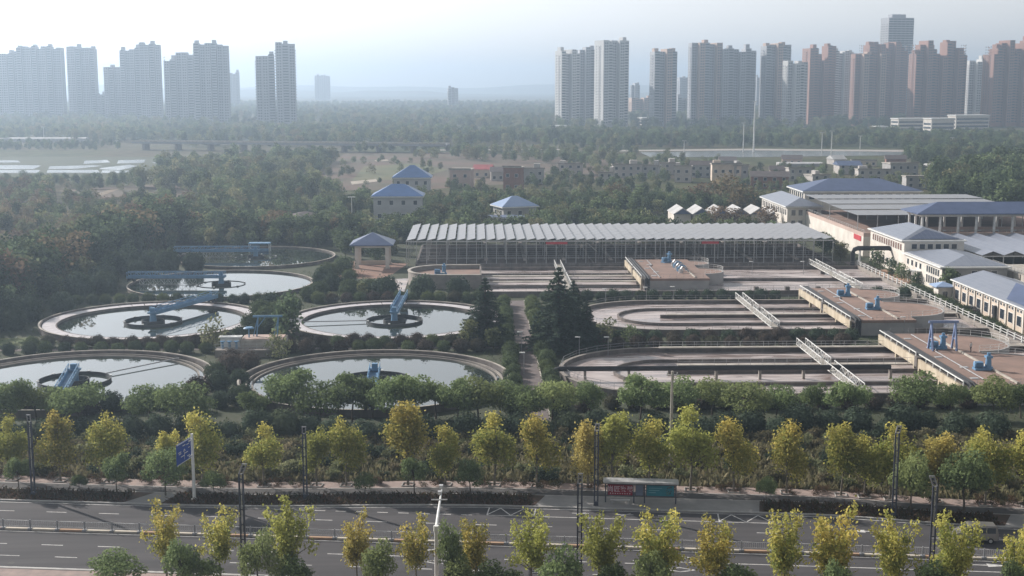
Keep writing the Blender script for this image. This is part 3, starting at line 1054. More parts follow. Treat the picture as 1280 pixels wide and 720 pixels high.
# street lamps: two slim bars side by side, an open framed head
def street_lamp(x, y, h, rz, label, tilt):
    t = thing('street_lamp', label, 'street lamp', (x, y, 0.1), rz, 'street lamps along the road')
    m = MB()
    m.box(-0.26, 0.26, -0.2, 0.2, 0, 0.5)
    m.build('base_box', pole_dark, t)
    m = MB()
    for s in (-1, 1):
        m.box(s * 0.19 - 0.075, s * 0.19 + 0.075, -0.09, 0.09, 0.48, h - 1.2)
    for q in range(6):
        z = 1.6 + (h - 3.4) * q / 5
        m.box(-0.13, 0.13, -0.04, 0.04, z, z + 0.1)
    m.build('pole', pole_dark, t)
    m = MB()
    m.box(-0.028, 0.028, -0.03, 0.03, 2.6, h - 1.6)
    m.build('light_strip', galv, t)
    m = MB()
    dx, dz = tilt
    a = Vector((0, 0, h - 1.25))
    b = Vector((dx, -0.35, h - 1.25 + dz))
    for s in (-0.19, 0.19):
        m.beam(a + Vector((s, 0, 0)), b + Vector((s, 0, 0)), 0.12, 0.10)
    m.beam(b + Vector((-0.25, 0, 0)), b + Vector((0.25, 0, 0)), 0.12, 0.10)
    m.beam(a + Vector((-0.25, 0, 0)), a + Vector((0.25, 0, 0)), 0.12, 0.10)
    m.build('head_frame', steel_grey, t)
    m = MB()
    for q in (0.25, 0.6):
        c0, c1 = a.lerp(b, q), a.lerp(b, q + 0.25)
        m.beam(c0, c1, 0.24, 0.05)
    m.build('lamp_panel', dark_glass, t)
    return t


for (px, py, top, nm) in ((42, 621, 511, 'beside the slab crossing, far left'), (382, 624, 526, 'left of the middle'), (745, 633, 522, 'beside the bus shelter'), (1117, 647, 524, 'behind the right end of the bus bay')):
    x, y = P(px, py)
    street_lamp(x, y, (py - top) * CAM_H / (py - 105) * 1.0, TH, 'dark twin-bar street lamp on the far kerb ' + nm, (0.1, 0.9))
for (px, py, top, dx, nm) in ((305, 714, 572, 0.5, 'between the yellow trees at left'), (724, 722, 584, 0.05, 'near the middle'), (1163, 730, 587, -0.45, 'right, in front of the van')):
    x, y = P(px, py)
    street_lamp(x, y, (py - top) * CAM_H / (py - 105) * 1.0, TH, 'dark twin-bar street lamp on the near kerb ' + nm, (dx, 1.1))

# blue direction sign on a white post
x, y = P(243, 625)
t = thing('direction_sign', 'large blue road direction sign on a white post beyond the road', 'road sign', (x, y, 0.1))
m = MB()
m.tube([(0, 0, 0), (0, 0, 7.7)], [0.20, 0.15], 10)
m.cyl(0, 0, 0, 0.12, 0.35, 10)
m.build('post', white_paint, t, smooth=False)
sx, sy = -0.9, -4.0
m = MB()
for z in (5.3, 7.1):
    m.beam((0, 0, z), (sx * 0.25, sy * 0.25, z), 0.14, 0.14)
m.build('bracket', white_paint, t)
L = math.hypot(sx, sy)
ex, ey = sx / L, sy / L
nx, ny = -ey, ex
if nx < 0:
    nx, ny = -nx, -ny
m = MB()
a0, a1 = 0.35, 4.0
pts = [(ex * a0, ey * a0), (ex * a1, ey * a1), (ex * a1 - nx * 0.06, ey * a1 - ny * 0.06), (ex * a0 - nx * 0.06, ey * a0 - ny * 0.06)]
m.prism(pts, 5.0, 7.4)
face = m.build('sign_face', blue_sign, t)
m = MB()


def on_sign(q0, z0, q1, z1, w=0.07):
    o = 0.012
    A = Vector((ex * q0 + nx * o, ey * q0 + ny * o, z0))
    B = Vector((ex * q1 + nx * o, ey * q1 + ny * o, z1))
    m.beam(A, B, 0.012, w) if abs(z0 - z1) < 1e-6 else m.beam(A, B, 0.012, w)


for (q0, z0, q1, z1) in ((0.4, 7.34, 3.95, 7.34), (0.4, 5.06, 3.95, 5.06), (2.1, 5.3, 2.1, 6.5), (2.1, 6.5, 1.85, 6.25), (2.1, 6.5, 2.35, 6.25), (2.1, 5.8, 3.0, 5.8), (2.1, 6.0, 1.2, 6.0),
                         (0.8, 6.85, 1.5, 6.85), (1.8, 6.95, 2.5, 6.95), (2.9, 6.4, 3.6, 6.4), (2.9, 6.2, 3.5, 6.2), (0.7, 6.4, 1.1, 6.4), (0.7, 5.5, 1.4, 5.5)):
    on_sign(q0, z0, q1, z1, 0.09)
m.build('sign_lettering', white_paint, face)

# white camera mast with a long arm over the road
x, y = P(546, 731)
t = thing('camera_mast', 'white mast with a long arm reaching over the road, near the bottom middle', 'mast', (x, y, 0.1))
m = MB()
m.tube([(0, 0, 0), (0, 0, 5.6)], [0.21, 0.17], 10)
m.cyl(0, 0, 5.2, 5.75, 0.26, 10)
m.build('post', white_paint, t)
m = MB()
m.tube([(0, 0, 5.5), (0.1, 4.0, 5.85), (0.2, 8.2, 5.95), (0.3, 11.6, 6.0)], [0.16, 0.13, 0.10, 0.07], 8)
m.build('arm', white_paint, t)
m = MB()
m.beam((-0.7, 6.9, 6.05), (0.9, 6.9, 6.05), 0.10)
m.box(-0.1, 0.3, 8.5, 9.0, 6.05, 6.35)
m.box(0.0, 0.4, 10.4, 10.9, 6.1, 6.4)
m.build('camera', galv, t)

# tall concrete utility pole in the verge
x, y = P(838, 592)
t = thing('utility_pole', 'tall grey concrete utility pole in the grassy verge', 'pole', (x, y, 0))
m = MB()
m.tube([(0, 0, 0), (0, 0, 12.8)], [0.24, 0.14], 10)
m.build('pole', concrete_pale, t)
m = MB()
m.beam((-0.7, 0, 12.3), (0.7, 0, 12.3), 0.1)
for s in (-0.6, 0.6):
    m.cyl(s, 0, 12.35, 12.65, 0.06, 6)
m.build('crossarm', galv, t)

# bus shelter
u0 = 16.9
bx, by = R(u0, VK(u0) + 2.2)
t = thing('bus_shelter', 'long bus shelter with a grey roof and red and teal advertising panels', 'bus shelter', (bx, by, 0.135), TH)
W = 8.0
m = MB()
m.box(-W / 2 - 0.2, W / 2 + 0.2, -1.0, 0.55, 2.55, 2.68)
m.box(-W / 2 - 0.22, W / 2 + 0.22, -1.03, 0.58, 2.684, 2.76)
m.build('roof', galv, t)
m = MB()
m.box(-W / 2, W / 2, -0.12, -0.04, 2.28, 2.545)
m.build('roof_fascia', mat('shelter_fascia', (0.06, 0.06, 0.065), (0.04, 0.04, 0.045), 0.5), t)
pm = MB()
pm.box(-0.07, 0.07, -0.07, 0.07, 0, 2.55)
pme = pm.mesh('post', pole_dark)
for xx in (-W / 2 + 0.05, -0.75, 0.45, W / 2 - 0.05):
    link('post', pme, t, (xx, 0.1, 0))
ads = ((-W / 2 + 0.25, -0.85, (0.26, 0.012, 0.03), 'red_advertising_panel'), (-0.62, 0.34, (0.16, 0.19, 0.25), 'route_map_panel'), (0.60, W / 2 - 0.2, (0.03, 0.20, 0.25), 'teal_advertising_panel'))
for xa, xb, c, nm in ads:
    m = MB()
    m.box(xa, xb, -0.02, 0.08, 0.85, 2.2)
    fr = m.build(nm, pole_dark, t)
    m = MB()
    m.box(xa + 0.07, xb - 0.07, -0.035, -0.0205, 0.92, 2.13)
    pan = m.build('poster', mat(nm + '_print', c, tuple(q * 0.8 for q in c), 0.35, 0.6), fr)
    if nm.startswith('red'):
        cu = bpy.data.curves.new('lettering', 'FONT')
        cu.body = '尚匠家装'
        cu.size = 0.74
        cu.align_x = 'CENTER'
        cu.extrude = 0.004
        cu.offset = 0.012
        cu.materials.append(mat('poster_lettering', (0.55, 0.42, 0.45), (0.5, 0.38, 0.42), 0.6))
        lt = bpy.data.objects.new('lettering', cu)
        COL.objects.link(lt)
        lt.parent = fr
        lt.location = ((xa + xb) / 2, -0.045, 1.36)
        lt.rotation_euler = (PI / 2, 0, 0)
        m = MB()
        for q in range(9):
            xq = xa + 0.3 + q * (xb - xa - 0.6) / 8.5
            m.box(xq, xq + 0.12, -0.048, -0.037, 1.04, 1.16)
        m.build('small_print', MATS['poster_lettering'], fr)
    elif nm.startswith('teal'):
        m = MB()
        rr = random.Random(3)
        for q in range(16):
            xq, zq = xb - 0.75 + rr.uniform(-0.35, 0.35), 1.5 + rr.uniform(-0.4, 0.45)
            m.box(xq, xq + rr.uniform(0.06, 0.2), -0.048 - q * 0.0006, -0.037, zq, zq + rr.uniform(0.05, 0.16))
        m.build('poster_picture', mat('poster_dark_print', (0.015, 0.035, 0.06), (0.12, 0.2, 0.16), 0.4, 4.0), fr)
        m = MB()
        for q, (xq, ln) in enumerate(((0.9, 1.5), (0.9, 1.2), (0.9, 0.8))):
            m.box(xq, xq + ln, -0.045, -0.037, 1.78 - q * 0.26, 1.86 - q * 0.26)
        m.build('small_print', mat('poster_pale_print', (0.16, 0.36, 0.40), (0.12, 0.30, 0.34), 0.5), fr)
    else:
        m = MB()
        for q in range(6):
            m.box(xa + 0.15, xb - 0.15, -0.045, -0.037, 1.1 + q * 0.16, 1.15 + q * 0.16)
        m.build('route_lines', mat('map_print', (0.10, 0.12, 0.2), (0.2, 0.2, 0.25), 0.5), fr)
m = MB()
m.box(-3.4, -1.2, -0.55, -0.2, 0.42, 0.48)
for xx in (-3.2, -1.4):
    m.box(xx - 0.04, xx + 0.04, -0.5, -0.25, 0, 0.42)
m.build('bench', galv, t)


# silver van
def van(x, y, rz):
    t = thing('minivan', 'silver minivan driving left behind the yellow tree at right', 'van', (x, y, 0.006), rz)
    silver = mat('silver_car_paint', (0.24, 0.23, 0.21), (0.21, 0.20, 0.19), 0.3, 0.5, 2, metal=0.4, spec=0.5)
    prof = [(-2.2, 0.35), (2.12, 0.35), (2.2, 0.55), (2.2, 1.0), (2.08, 1.65), (1.95, 1.88), (-0.55, 1.92), (-0.8, 1.86), (-1.55, 1.18), (-2.15, 0.98), (-2.25, 0.6)]
    m = MB()
    n = len(prof)

    def half(z):
        return 0.84 if z < 1.05 else 0.84 - (z - 1.05) * 0.16
    vs = [(a, -half(b), b) for a, b in prof] + [(a, half(b), b) for a, b in prof]
    m.add(vs, [tuple(range(n)), tuple(range(2 * n - 1, n - 1, -1))] + [((k + 1) % n, k, n + k, n + (k + 1) % n) for k in range(n)])
    m.build('body', silver, t)
    for s in (-1, 1):
        for xa, xb in ((-0.95, -0.1), (0.0, 0.95), (1.05, 1.9)):
            m = MB()
            z0, z1 = 1.12, 1.68
            xs = xa + (0.0 if xa > -0.5 else -0.3)
            yy0, yy1 = s * (half(z0) + 0.004), s * (half(z1) + 0.004)
            q = [(xs, yy0, z0), (xb, yy0, z0), (xb, yy1, z1), (xa, yy1, z1)]
            m.add(q, [(0, 1, 2, 3) if s < 0 else (3, 2, 1, 0)])
            m.build('side_window', dark_glass, t)
    m = MB()
    m.add([(2.19, -0.68, 1.12), (2.19, 0.68, 1.12), (2.075, 0.62, 1.7), (2.075, -0.62, 1.7)], [(0, 1, 2, 3)])
    for v_i in range(4):
        vx = m.v[v_i]
        m.v[v_i] = (vx[0] + 0.012, vx[1], vx[2])
    m.build('rear_window', dark_glass, t)
    m = MB()
    m.add([(-1.5, -0.7, 1.25), (-1.5, 0.7, 1.25), (-0.86, 0.62, 1.83), (-0.86, -0.62, 1.83)], [(3, 2, 1, 0)])
    for v_i in range(4):
        vx = m.v[v_i]
        m.v[v_i] = (vx[0] - 0.012, vx[1], vx[2] + 0.012)
    m.build('windscreen', dark_glass, t)
    for s in (-1, 1):
        for xx in (-1.42, 1.42):
            m = MB()
            m.tube([(xx, s * 0.86, 0.31), (xx, s * 0.62, 0.31)], 0.31, 16)
            w = m.build('wheel', dark_rubber, t)
            m = MB()
            m.tube([(xx, s * 0.872, 0.31), (xx, s * 0.80, 0.31)], 0.18, 12)
            m.build('rim', galv, w)
    for s in (-1, 1):
        m = MB()
        m.box(2.17, 2.215, s * 0.74 - 0.07, s * 0.74 + 0.07, 0.8, 1.08)
        m.build('tail_light', red_sign, t)
    m = MB()
    m.box(2.18, 2.27, -0.8, 0.8, 0.38, 0.58)
    m.build('bumper', steel_grey, t)
    return t


x, y = P(1222, 680)
van(x, y + 0.9, TH)

# ---------------------------------------------------------------- the sewage works: ground and paths
g = MB()
g.sheet([(-125, 168), (125, 168), (135, 480), (-110, 480)], -0.01)
g.build('works_ground', plant_ground, kind='structure')
g = MB()
g.sheet([(6.9, 170), (10.3, 170), (10.4, 284), (7.0, 284)], 0.03)
g.build('path', path_pave, kind='structure')
g = MB()
for xx in (6.8, 10.45):
    g.wall([(xx, 170), (xx, 284)], 0.2, -0.05, 0.14)
g.build('path_kerb', concrete_pale, kind='structure')
g = MB()
g.sheet([(98.0, 180), (103.2, 180), (103.2, 345), (98.0, 345)], 0.03)
g.build('service_road', path_pave, kind='structure')
g = MB()
g.sheet([(-110, 231.4), (5, 231.4), (5, 233.2), (-110, 233.2)], 0.03)
g.build('path', path_pave, kind='structure')
g = MB()
g.sheet([(-36, 318), (-22, 318), (-18, 345), (-34, 350)], 0.03)
g.build('forecourt', mat('red_forecourt', (0.26, 0.15, 0.11), (0.20, 0.13, 0.10), 0.9, 0.4, 5), kind='structure')
for poly in ([(-36, 290), (-27, 288), (-22, 297), (-34, 300)], [(103.6, 284), (106, 284), (106, 292), (103.6, 292)], [(100.5, 294), (105.5, 294), (105.5, 306), (100.5, 306)], [(-98, 236), (-80, 236), (-84, 244), (-98, 243)]):
    g = MB()
    g.sheet(poly, 0.035)
    g.build('lawn', lawn, kind='structure')
for poly in ([(100.4, 306.5), (105.6, 306.5), (105.6, 310), (100.4, 310)], [(100.4, 311), (105.6, 311), (105.6, 330), (100.4, 330)]):
    g = MB()
    g.sheet(poly, 0.035)
    g.build('entrance_paving', mat('warm_paving', (0.34, 0.20, 0.13), (0.27, 0.18, 0.13), 0.9, 0.5, 5), kind='structure')


# ---------------------------------------------------------------- round settling tanks
def lattice(m, a, b, h, n, w=0.06, d=0.09):
    """flat truss between a and b (bottom chord), height h"""
    a, b = Vector(a), Vector(b)
    up = Vector((0, 0, h))
    m.beam(a, b, d, d)
    m.beam(a + up, b + up, d, d)
    for k in range(n + 1):
        p = a.lerp(b, k / n)
        m.beam(p, p + up, w, w)
        if k < n:
            q = a.lerp(b, (k + 1) / n)
            m.beam(p if k % 2 else p + up, q + up if k % 2 else q, w, w)


ring_steel = mat('dark_ring_steel', (0.07, 0.075, 0.08), (0.045, 0.05, 0.055), 0.7, 0.8, 4)
bk = MB()
bk.box(-0.2, 0.2, -0.2, 0.2, 0, 0.16)
bracket_me = bk.mesh('ring_bracket', white_paint)


def tank(cx, cy, label, ang, cover, arm=None, panels=False, long_bridge=True):
    r = 21.4
    wh = 0.75 if panels else 1.1
    t = thing('settling_tank', label, 'settling tank', (cx, cy, 0), 0, 'round settling tanks')
    m = MB()
    m.ring(0, 0, r - 0.42, r, -0.3, wh, 96)
    m.build('outer_wall', concrete_dark, t)
    m = MB()
    m.ring(0, 0, r - 0.20, r + 0.10, wh + 0.004, wh + 0.08, 96)
    m.build('wall_coping', concrete_pale, t)
    if cover:
        seg = MB()
        da = 2 * PI / 48
        seg.ring(0, 0, r - 3.1, r - 0.62, 0.78, 0.84, 2, -da / 2 + 0.004, da / 2 - 0.004)
        sm = seg.mesh('channel_cover', mat('white_channel_cover', (0.58, 0.55, 0.56), (0.46, 0.43, 0.44), 0.5, 0.5, 4))
        for k in range(48):
            link('channel_cover', sm, t, (0, 0, 0), da * k)
        m = MB()
        m.ring(0, 0, r - 3.36, r - 3.12, -0.3, 0.86, 96)
        m.build('weir_wall', concrete_dark, t)
    elif not panels:
        for rr, w, z in ((r - 1.15, 0.22, 0.72), (r - 2.1, 0.22, 0.62)):
            m = MB()
            m.ring(0, 0, rr - w, rr, -0.3, z, 96)
            m.build('weir_wall', concrete, t)
    m = MB()
    m.disc(0, 0, r - 0.3, 0.38, 96)
    m.build('water', clear_water, t)
    m = MB()
    m.ring(0, 0, 5.45, 5.6, 0.0, 0.5 if panels else 0.85, 56)
    ringp = m.build('stilling_ring', ring_steel, t)
    for k in range(6):
        a = PI / 3 * k + 0.4
        link('ring_bracket', bracket_me, ringp, (5.52 * math.cos(a), 5.52 * math.sin(a), 0.505 if panels else 0.855))
    m = MB()
    m.ring(0, 0, 2.1, 2.25, 0.0, 0.9, 36)
    m.build('feed_ring', ring_steel, t)
    m = MB()
    m.cyl(0, 0, -0.2, 2.2, 0.75, 16, 0.55)
    m.build('centre_column', blue_paint, t)
    m = MB()
    m.box(-0.9, 0.9, -0.8, 0.8, 2.2, 2.5)
    m.box(-0.5, 0.4, -0.4, 0.4, 2.5, 3.3)
    m.build('drive_unit', blue_paint, t)
    if long_bridge:
        c, s = math.cos(ang), math.sin(ang)
        nx, ny = -s, c
        L = r + 0.6

        def bp(q, side, z):
            return (c * q + nx * side, s * q + ny * side, z)
        m = MB()
        m.beam(bp(0, 0, 2.0), bp(L, 0, 2.0), 1.5, 0.14)
        m.build('bridge_deck', blue_paint, t)
        for side in (-0.78, 0.78):
            m = MB()
            if panels:
                m.beam(bp(-1, side, 2.35), bp(L, side, 2.35), 0.08, 0.42)
                lattice(m, bp(-1, side * 1.04, 2.1), bp(L, side * 1.04, 2.1), 1.3, 20, 0.09, 0.1)
                m.beam(bp(-1, side * 1.06, 3.42), bp(L, side * 1.06, 3.42), 0.12, 0.1)
                m.beam(bp(-1, side * 1.06, 2.05), bp(L, side * 1.06, 2.05), 0.12, 0.1)
            else:
                m.beam(bp(0, side, 2.32), bp(L, side, 2.32), 0.07, 0.72)
                lattice(m, bp(0, side, 2.7), bp(L, side, 2.7), 0.7, 12)
            m.build('bridge_side', blue_paint, t)
        m = MB()
        for q in (L - 1.6, L - 0.3):
            m.cyl(*bp(q, 0.5, 0)[:2], 1.2, 1.75, 0.28, 10)
            m.cyl(*bp(q, -0.5, 0)[:2], 1.2, 1.75, 0.28, 10)
        m.box(bp(L - 0.9, 0, 0)[0] - 0.7, bp(L - 0.9, 0, 0)[0] + 0.7, bp(L - 0.9, 0, 0)[1] - 0.7, bp(L - 0.9, 0, 0)[1] + 0.7, 1.6, 1.93)
        m.build('bridge_carriage', black_pipe, t)
        if panels:
            m = MB()
            lattice(m, bp(5.8, 0.5, 0.55), bp(r - 2.4, 0.5, 0.55), 1.2, 16, 0.07, 0.1)
            m.build('scraper_truss', galv, t)
    if arm is not None:
        m = MB()
        c, s = math.cos(arm), math.sin(arm)
        m.beam((5.6 * c, 5.6 * s, 0.75), ((r - 1.2) * c, (r - 1.2) * s, 0.9), 0.16, 0.16)
        m.build('skimmer_arm', steel_grey, t)
    return t


tank(-64, 257.5, 'round settling tank, upper left, with white channel covers and a slanting blue bridge', math.radians(68), True)
tank(-16.3, 257, 'round settling tank beside the tall cedar, white covers, blue bridge pointing away', math.radians(88), True, math.radians(188))
tank(-16.1, 204, 'round settling tank behind the middle street trees, blue bridge pointing to the road', math.radians(-88), False)
tank(-63.7, 205, 'round settling tank at lower left with a thin dark skimmer arm', math.radians(-80), False, math.radians(50))
tank(-60, 307, 'round settling tank behind the upper left one, long blue panelled bridge', math.radians(179), False, None, True)
tank(-60, 356, 'farthest round settling tank, long blue panelled bridge before the trees', math.radians(180), False, None, True)

# low pavilion roof over the pump beside the farthest tank
x, y = P(325, 316)
t = thing('pump_canopy', 'small blue flat canopy beside the farthest round tank', 'canopy', (x, y, 0))
m = MB()
m.box(-3, 3, -1.5, 1.5, 2.6, 2.9)
m.build('roof', blue_paint, t)
pm = MB()
pm.box(-0.1, 0.1, -0.1, 0.1, 0, 2.6)
pme = pm.mesh('post', white_paint)
for sx in (-2.8, 2.8):
    for sy in (-1.3, 1.3):
        link('post', pme, t, (sx, sy, 0))
m = MB()
m.box(-2.6, 2.6, -0.1, 0.1, 0.2, 1.2)
m.build('side_panel', blue_paint, t)

# sludge valve station between the round tanks
x, y = -40.0, 227.0
t = thing('valve_station', 'concrete valve platform with blue steel hoist frame between the round tanks', 'valve station', (x, y, 0))
m = MB()
m.box(-5.5, 4.5, -2.2, 2.2, 0, 1.3)
m.build('plinth', concrete, t)
m = MB()
m.box(-1.5, 6.2, 0.2, 5.0, 0, 2.6)
m.build('chamber', concrete_pale, t)
m = MB()
m.box(-1.2, 5.9, 0.5, 4.7, 2.604, 2.75)
m.build('chamber_slab', pink_wall, t)
fr = MB()
for xx in (1.0, 4.6):
    fr.beam((xx, 3.0, 2.7), (xx + 0.3, 3.0, 6.3), 0.22)
    fr.beam((xx - 0.6, 3.0, 2.7), (xx + 0.3, 3.0, 6.3), 0.14)
fr.beam((0.4, 3.0, 6.35), (5.6, 3.0, 6.35), 0.25, 0.35)
fr.beam((1.2, 3.0, 4.4), (2.6, 3.0, 6.2), 0.15)
fr.build('hoist_frame', blue_paint, t)
m = MB()
m.cyl(-0.2, 2.0, 2.75, 4.4, 0.12, 8)
m.cyl(-0.2, 2.0, 4.4, 4.6, 1.0, 14, 0.7)
m.build('valve_canopy', blue_paint, t)
for q, xx in enumerate((-4.4, -3.2, -2.0)):
    m = MB()
    m.cyl(xx, -0.6, 1.3, 2.5, 0.22, 8)
    m.cyl(xx, -0.6, 2.5, 2.62, 0.45, 10)
    m.build('valve', blue_paint, t)
m = MB()
m.box(-5.0, -1.6, 0.6, 1.8, 1.3, 3.0)
m.build('control_cabinet', white_paint, t)
m = MB()
m.box(-5.3, -1.3, 0.3, 2.1, 3.004, 3.15)
m.build('cabinet_roof', white_paint, t)
m = MB()
for q in range(9):
    xx = -5.4 + q * 1.2
    m.box(xx - 0.03, xx + 0.03, -2.15, -2.09, 1.3, 2.35)
m.box(-5.5, 4.5, -2.15, -2.09, 2.33, 2.39)
m.box(-5.5, 4.5, -2.15, -2.09, 1.8, 1.85)
m.build('railing', galv, t)


# ---------------------------------------------------------------- aeration basins
def arc(cx, cy, r, a0, a1, n=24):
    return [(cx + r * math.cos(a0 + (a1 - a0) * k / n), cy + r * math.sin(a0 + (a1 - a0) * k / n)) for k in range(n + 1)]


def rails(m, pts, z0, h=1.05, step=2.0, w=0.05, mid=True):
    """posts and rails along a polyline"""
    for (x0, y0), (x1, y1) in zip(pts, pts[1:]):
        L = math.hypot(x1 - x0, y1 - y0)
        n = max(1, int(round(L / step)))
        for k in range(n):
            q = k / n
            px_, py_ = x0 + (x1 - x0) * q, y0 + (y1 - y0) * q
            m.box(px_ - w / 2, px_ + w / 2, py_ - w / 2, py_ + w / 2, z0, z0 + h)
        m.beam((x0, y0, z0 + h), (x1, y1, z0 + h), w, w)
        if mid:
            m.beam((x0, y0, z0 + h * 0.55), (x1, y1, z0 + h * 0.55), w * 0.8, w * 0.8)


def racetrack(x0, x1, y0, y1, label, walkways=()):
    r, yc = (y1 - y0) / 2, (y0 + y1) / 2
    t = thing('aeration_basin', label, 'basin', (0, 0, 0), 0, 'long aeration basins')
    left = arc(x0 + r, yc, r, PI / 2, 3 * PI / 2, 30)
    m = MB()
    m.wall([(x1, y1)] + left + [(x1, y0), ], 0.45, -0.2, 1.15)
    m.build('outer_wall', concrete_dark, t)
    m = MB()
    m.wall([(x1, y1)] + left + [(x1, y0), ], 0.62, 1.154, 1.24)
    m.build('wall_coping', concrete, t)
    m = MB()
    m.sheet([(x1, y1)] + left + [(x1, y0)], 0.42)
    m.build('water', aerated_water, t)
    m = MB()
    m.wall([(x0 + r, yc), (x1, yc)], 0.45, -0.2, 1.05)
    m.build('divider_wall', concrete_dark, t)
    m = MB()
    m.wall([(x1 - 14, yc + r / 2)] + arc(x0 + r, yc, r / 2, PI / 2, 3 * PI / 2, 18) + [(x1 - 14, yc - r / 2)], 0.35, -0.2, 0.95)
    m.build('guide_wall', concrete_dark, t)
    for off, xs in walkways:
        m = MB()
        m.box(xs, x1, yc + off - 0.6, yc + off + 0.6, 1.254, 1.40)
        w = m.build('walkway', concrete_pale, t)
        m = MB()
        rails(m, [(xs, yc + off - 0.55), (x1, yc + off - 0.55)], 1.4)
        m.build('railing', galv, w)
    m = MB()
    rails(m, [(x1, y1)] + left[::3] + [(x1, y0)], 1.24, 1.0, 2.5, 0.045)
    m.build('railing', steel_grey, t)
    return t


racetrack(13.6, 97, 190.5, 225.5, 'nearest long aeration basin with rounded end, crossed by a black pipe', ((2.6, 33), (17.0, 32)))
racetrack(20.0, 97, 242.5, 276.5, 'middle long aeration basin with rounded end behind the cedars', ((-1.2, 38), ))
t = thing('aeration_basin', 'straight aeration channels in front of the solar canopy', 'basin', (0, 0, 0), 0, 'long aeration basins')
m = MB()
for yy in (289.5, 329.0):
    m.wall([(1.0, yy), (97, yy)], 0.45, -0.2, 1.2)
m.build('outer_wall', concrete_dark, t)
for yy, xe in ((299.5, 38), (309.0, 97), (318.5, 38)):
    m = MB()
    m.wall([(1.0, yy), (xe, yy)], 0.45, -0.2, 1.1)
    m.build('divider_wall', concrete_dark, t)
m = MB()
m.sheet([(1.0, 289.5), (97, 289.5), (97, 329), (1.0, 329)], 0.42)
m.build('water', aerated_water, t)
for yy in (304, 313):
    m = MB()
    m.box(1.0, 38, yy - 0.7, yy + 0.7, 1.15, 1.32)
    w = m.build('walkway', concrete_pale, t)
    m = MB()
    rails(m, [(1, yy - 0.65), (38, yy - 0.65)], 1.32)
    m.build('railing', galv, w)
m = MB()
rails(m, [(1, 289.5), (97, 289.5)], 1.2, 1.0, 2.5, 0.045)
rails(m, [(1, 329), (97, 329)], 1.2, 1.0, 2.5, 0.045)
m.build('railing', steel_grey, t)
for xx in (63, 70, 77, 84, 91):
    m = MB()
    m.box(xx - 0.5, xx + 0.5, 289.9, 290.9, 0.3, 1.9)
    m.build('gate_pier', concrete_dark, t)
# basin under the solar canopy
t = thing('covered_basin', 'shaded aeration basin beneath the solar canopy', 'basin', (0, 0, 0), 0, 'long aeration basins')
m = MB()
for yy in (332.5, 340, 348, 356, 364, 372.5):
    m.wall([(-15, yy), (92, yy)], 0.5, -0.2, 1.6)
for xx in (-15.3, 30, 92.3):
    m.wall([(xx, 332), (xx, 373)], 0.5, -0.2, 1.65)
m.build('wall', concrete_dark, t)
m = MB()
m.sheet([(-15, 332), (92, 332), (92, 373), (-15, 373)], 0.5)
m.build('water', aerated_water, t)
m = MB()
for yy in (340, 348, 356, 364):
    rails(m, [(-15, yy), (92, yy)], 1.6, 1.1, 2.6, 0.06)
m.build('railing', galv, t)
m = MB()
for xx in (2, 12, 22, 34, 46, 58, 70, 82):
    m.box(xx, xx + 0.9, 332, 372, 2.4, 2.6)
m.build('walkway', concrete, t)


# footbridges with white lattice parapets
def footbridge(x, y0, y1, label, z=1.45, gap=None):
    t = thing('footbridge', label, 'footbridge', (x, y0, 0), 0, 'white railed footbridges over the basins')
    L = y1 - y0
    m = MB()
    m.box(-0.75, 0.75, 0, L, z, z + 0.2)
    m.build('deck', concrete_pale, t)
    for s in (-0.78, 0.78):
        m = MB()
        n = int(L / 1.6)
        for a, b in ((0, L * 0.47), (L * 0.53, L)):
            q = max(3, int((b - a) / 1.5))
            lattice(m, (s, a, z + 0.15), (s, b, z + 0.15), 1.15, q, 0.07, 0.10)
        m.build('parapet', white_paint, t)
    m = MB()
    for q in (0.25, 0.5, 0.75):
        m.box(-0.5, 0.5, L * q - 0.25, L * q + 0.25, 0.0, z - 0.004)
    m.build('pier', concrete_dark, t)


footbridge(57.2, 190, 225.8, 'white lattice footbridge across the nearest aeration basin')
footbridge(56.4, 242.2, 277, 'white lattice footbridge across the middle aeration basin')
footbridge(20.6, 289, 331, 'white footbridge across the channels at the left, above the cedar')
footbridge(86.0, 289, 331, 'pale footbridge across the channels at the right, below the canopy')


# raised aerator platforms: brown deck with round lobes, beige edge girders
def aerator_drive(x, y, z, label, rz=0.0):
    t = thing('aerator_drive', label, 'motor', (x, y, z), rz, 'blue aerator drives')
    m = MB()
    m.box(-1.5, 0.5, -0.7, 0.7, 0.02, 0.35)
    m.build('base_frame', blue_paint, t)
    m = MB()
    m.tube([(-1.5, 0, 0.85), (-1.45, 0, 0.85), (-0.2, 0, 0.85), (-0.1, 0, 0.85)], [0.4, 0.5, 0.5, 0.4], 14)
    for q in range(6):
        m.box(-1.35 + q * 0.2, -1.30 + q * 0.2, -0.56, 0.56, 0.5, 1.3)
    m.build('motor', blue_paint, t)
    m = MB()
    m.cyl(0.75, 0, 0.02, 0.5, 0.75, 16, 0.7)
    m.cyl(0.75, 0, 0.5, 1.9, 0.5, 16, 0.4)
    m.box(0.25, 1.25, -0.5, 0.5, 1.9, 2.25)
    m.cyl(0.75, 0, 2.25, 2.7, 0.28, 12)
    m.build('gearbox', blue_paint, t)


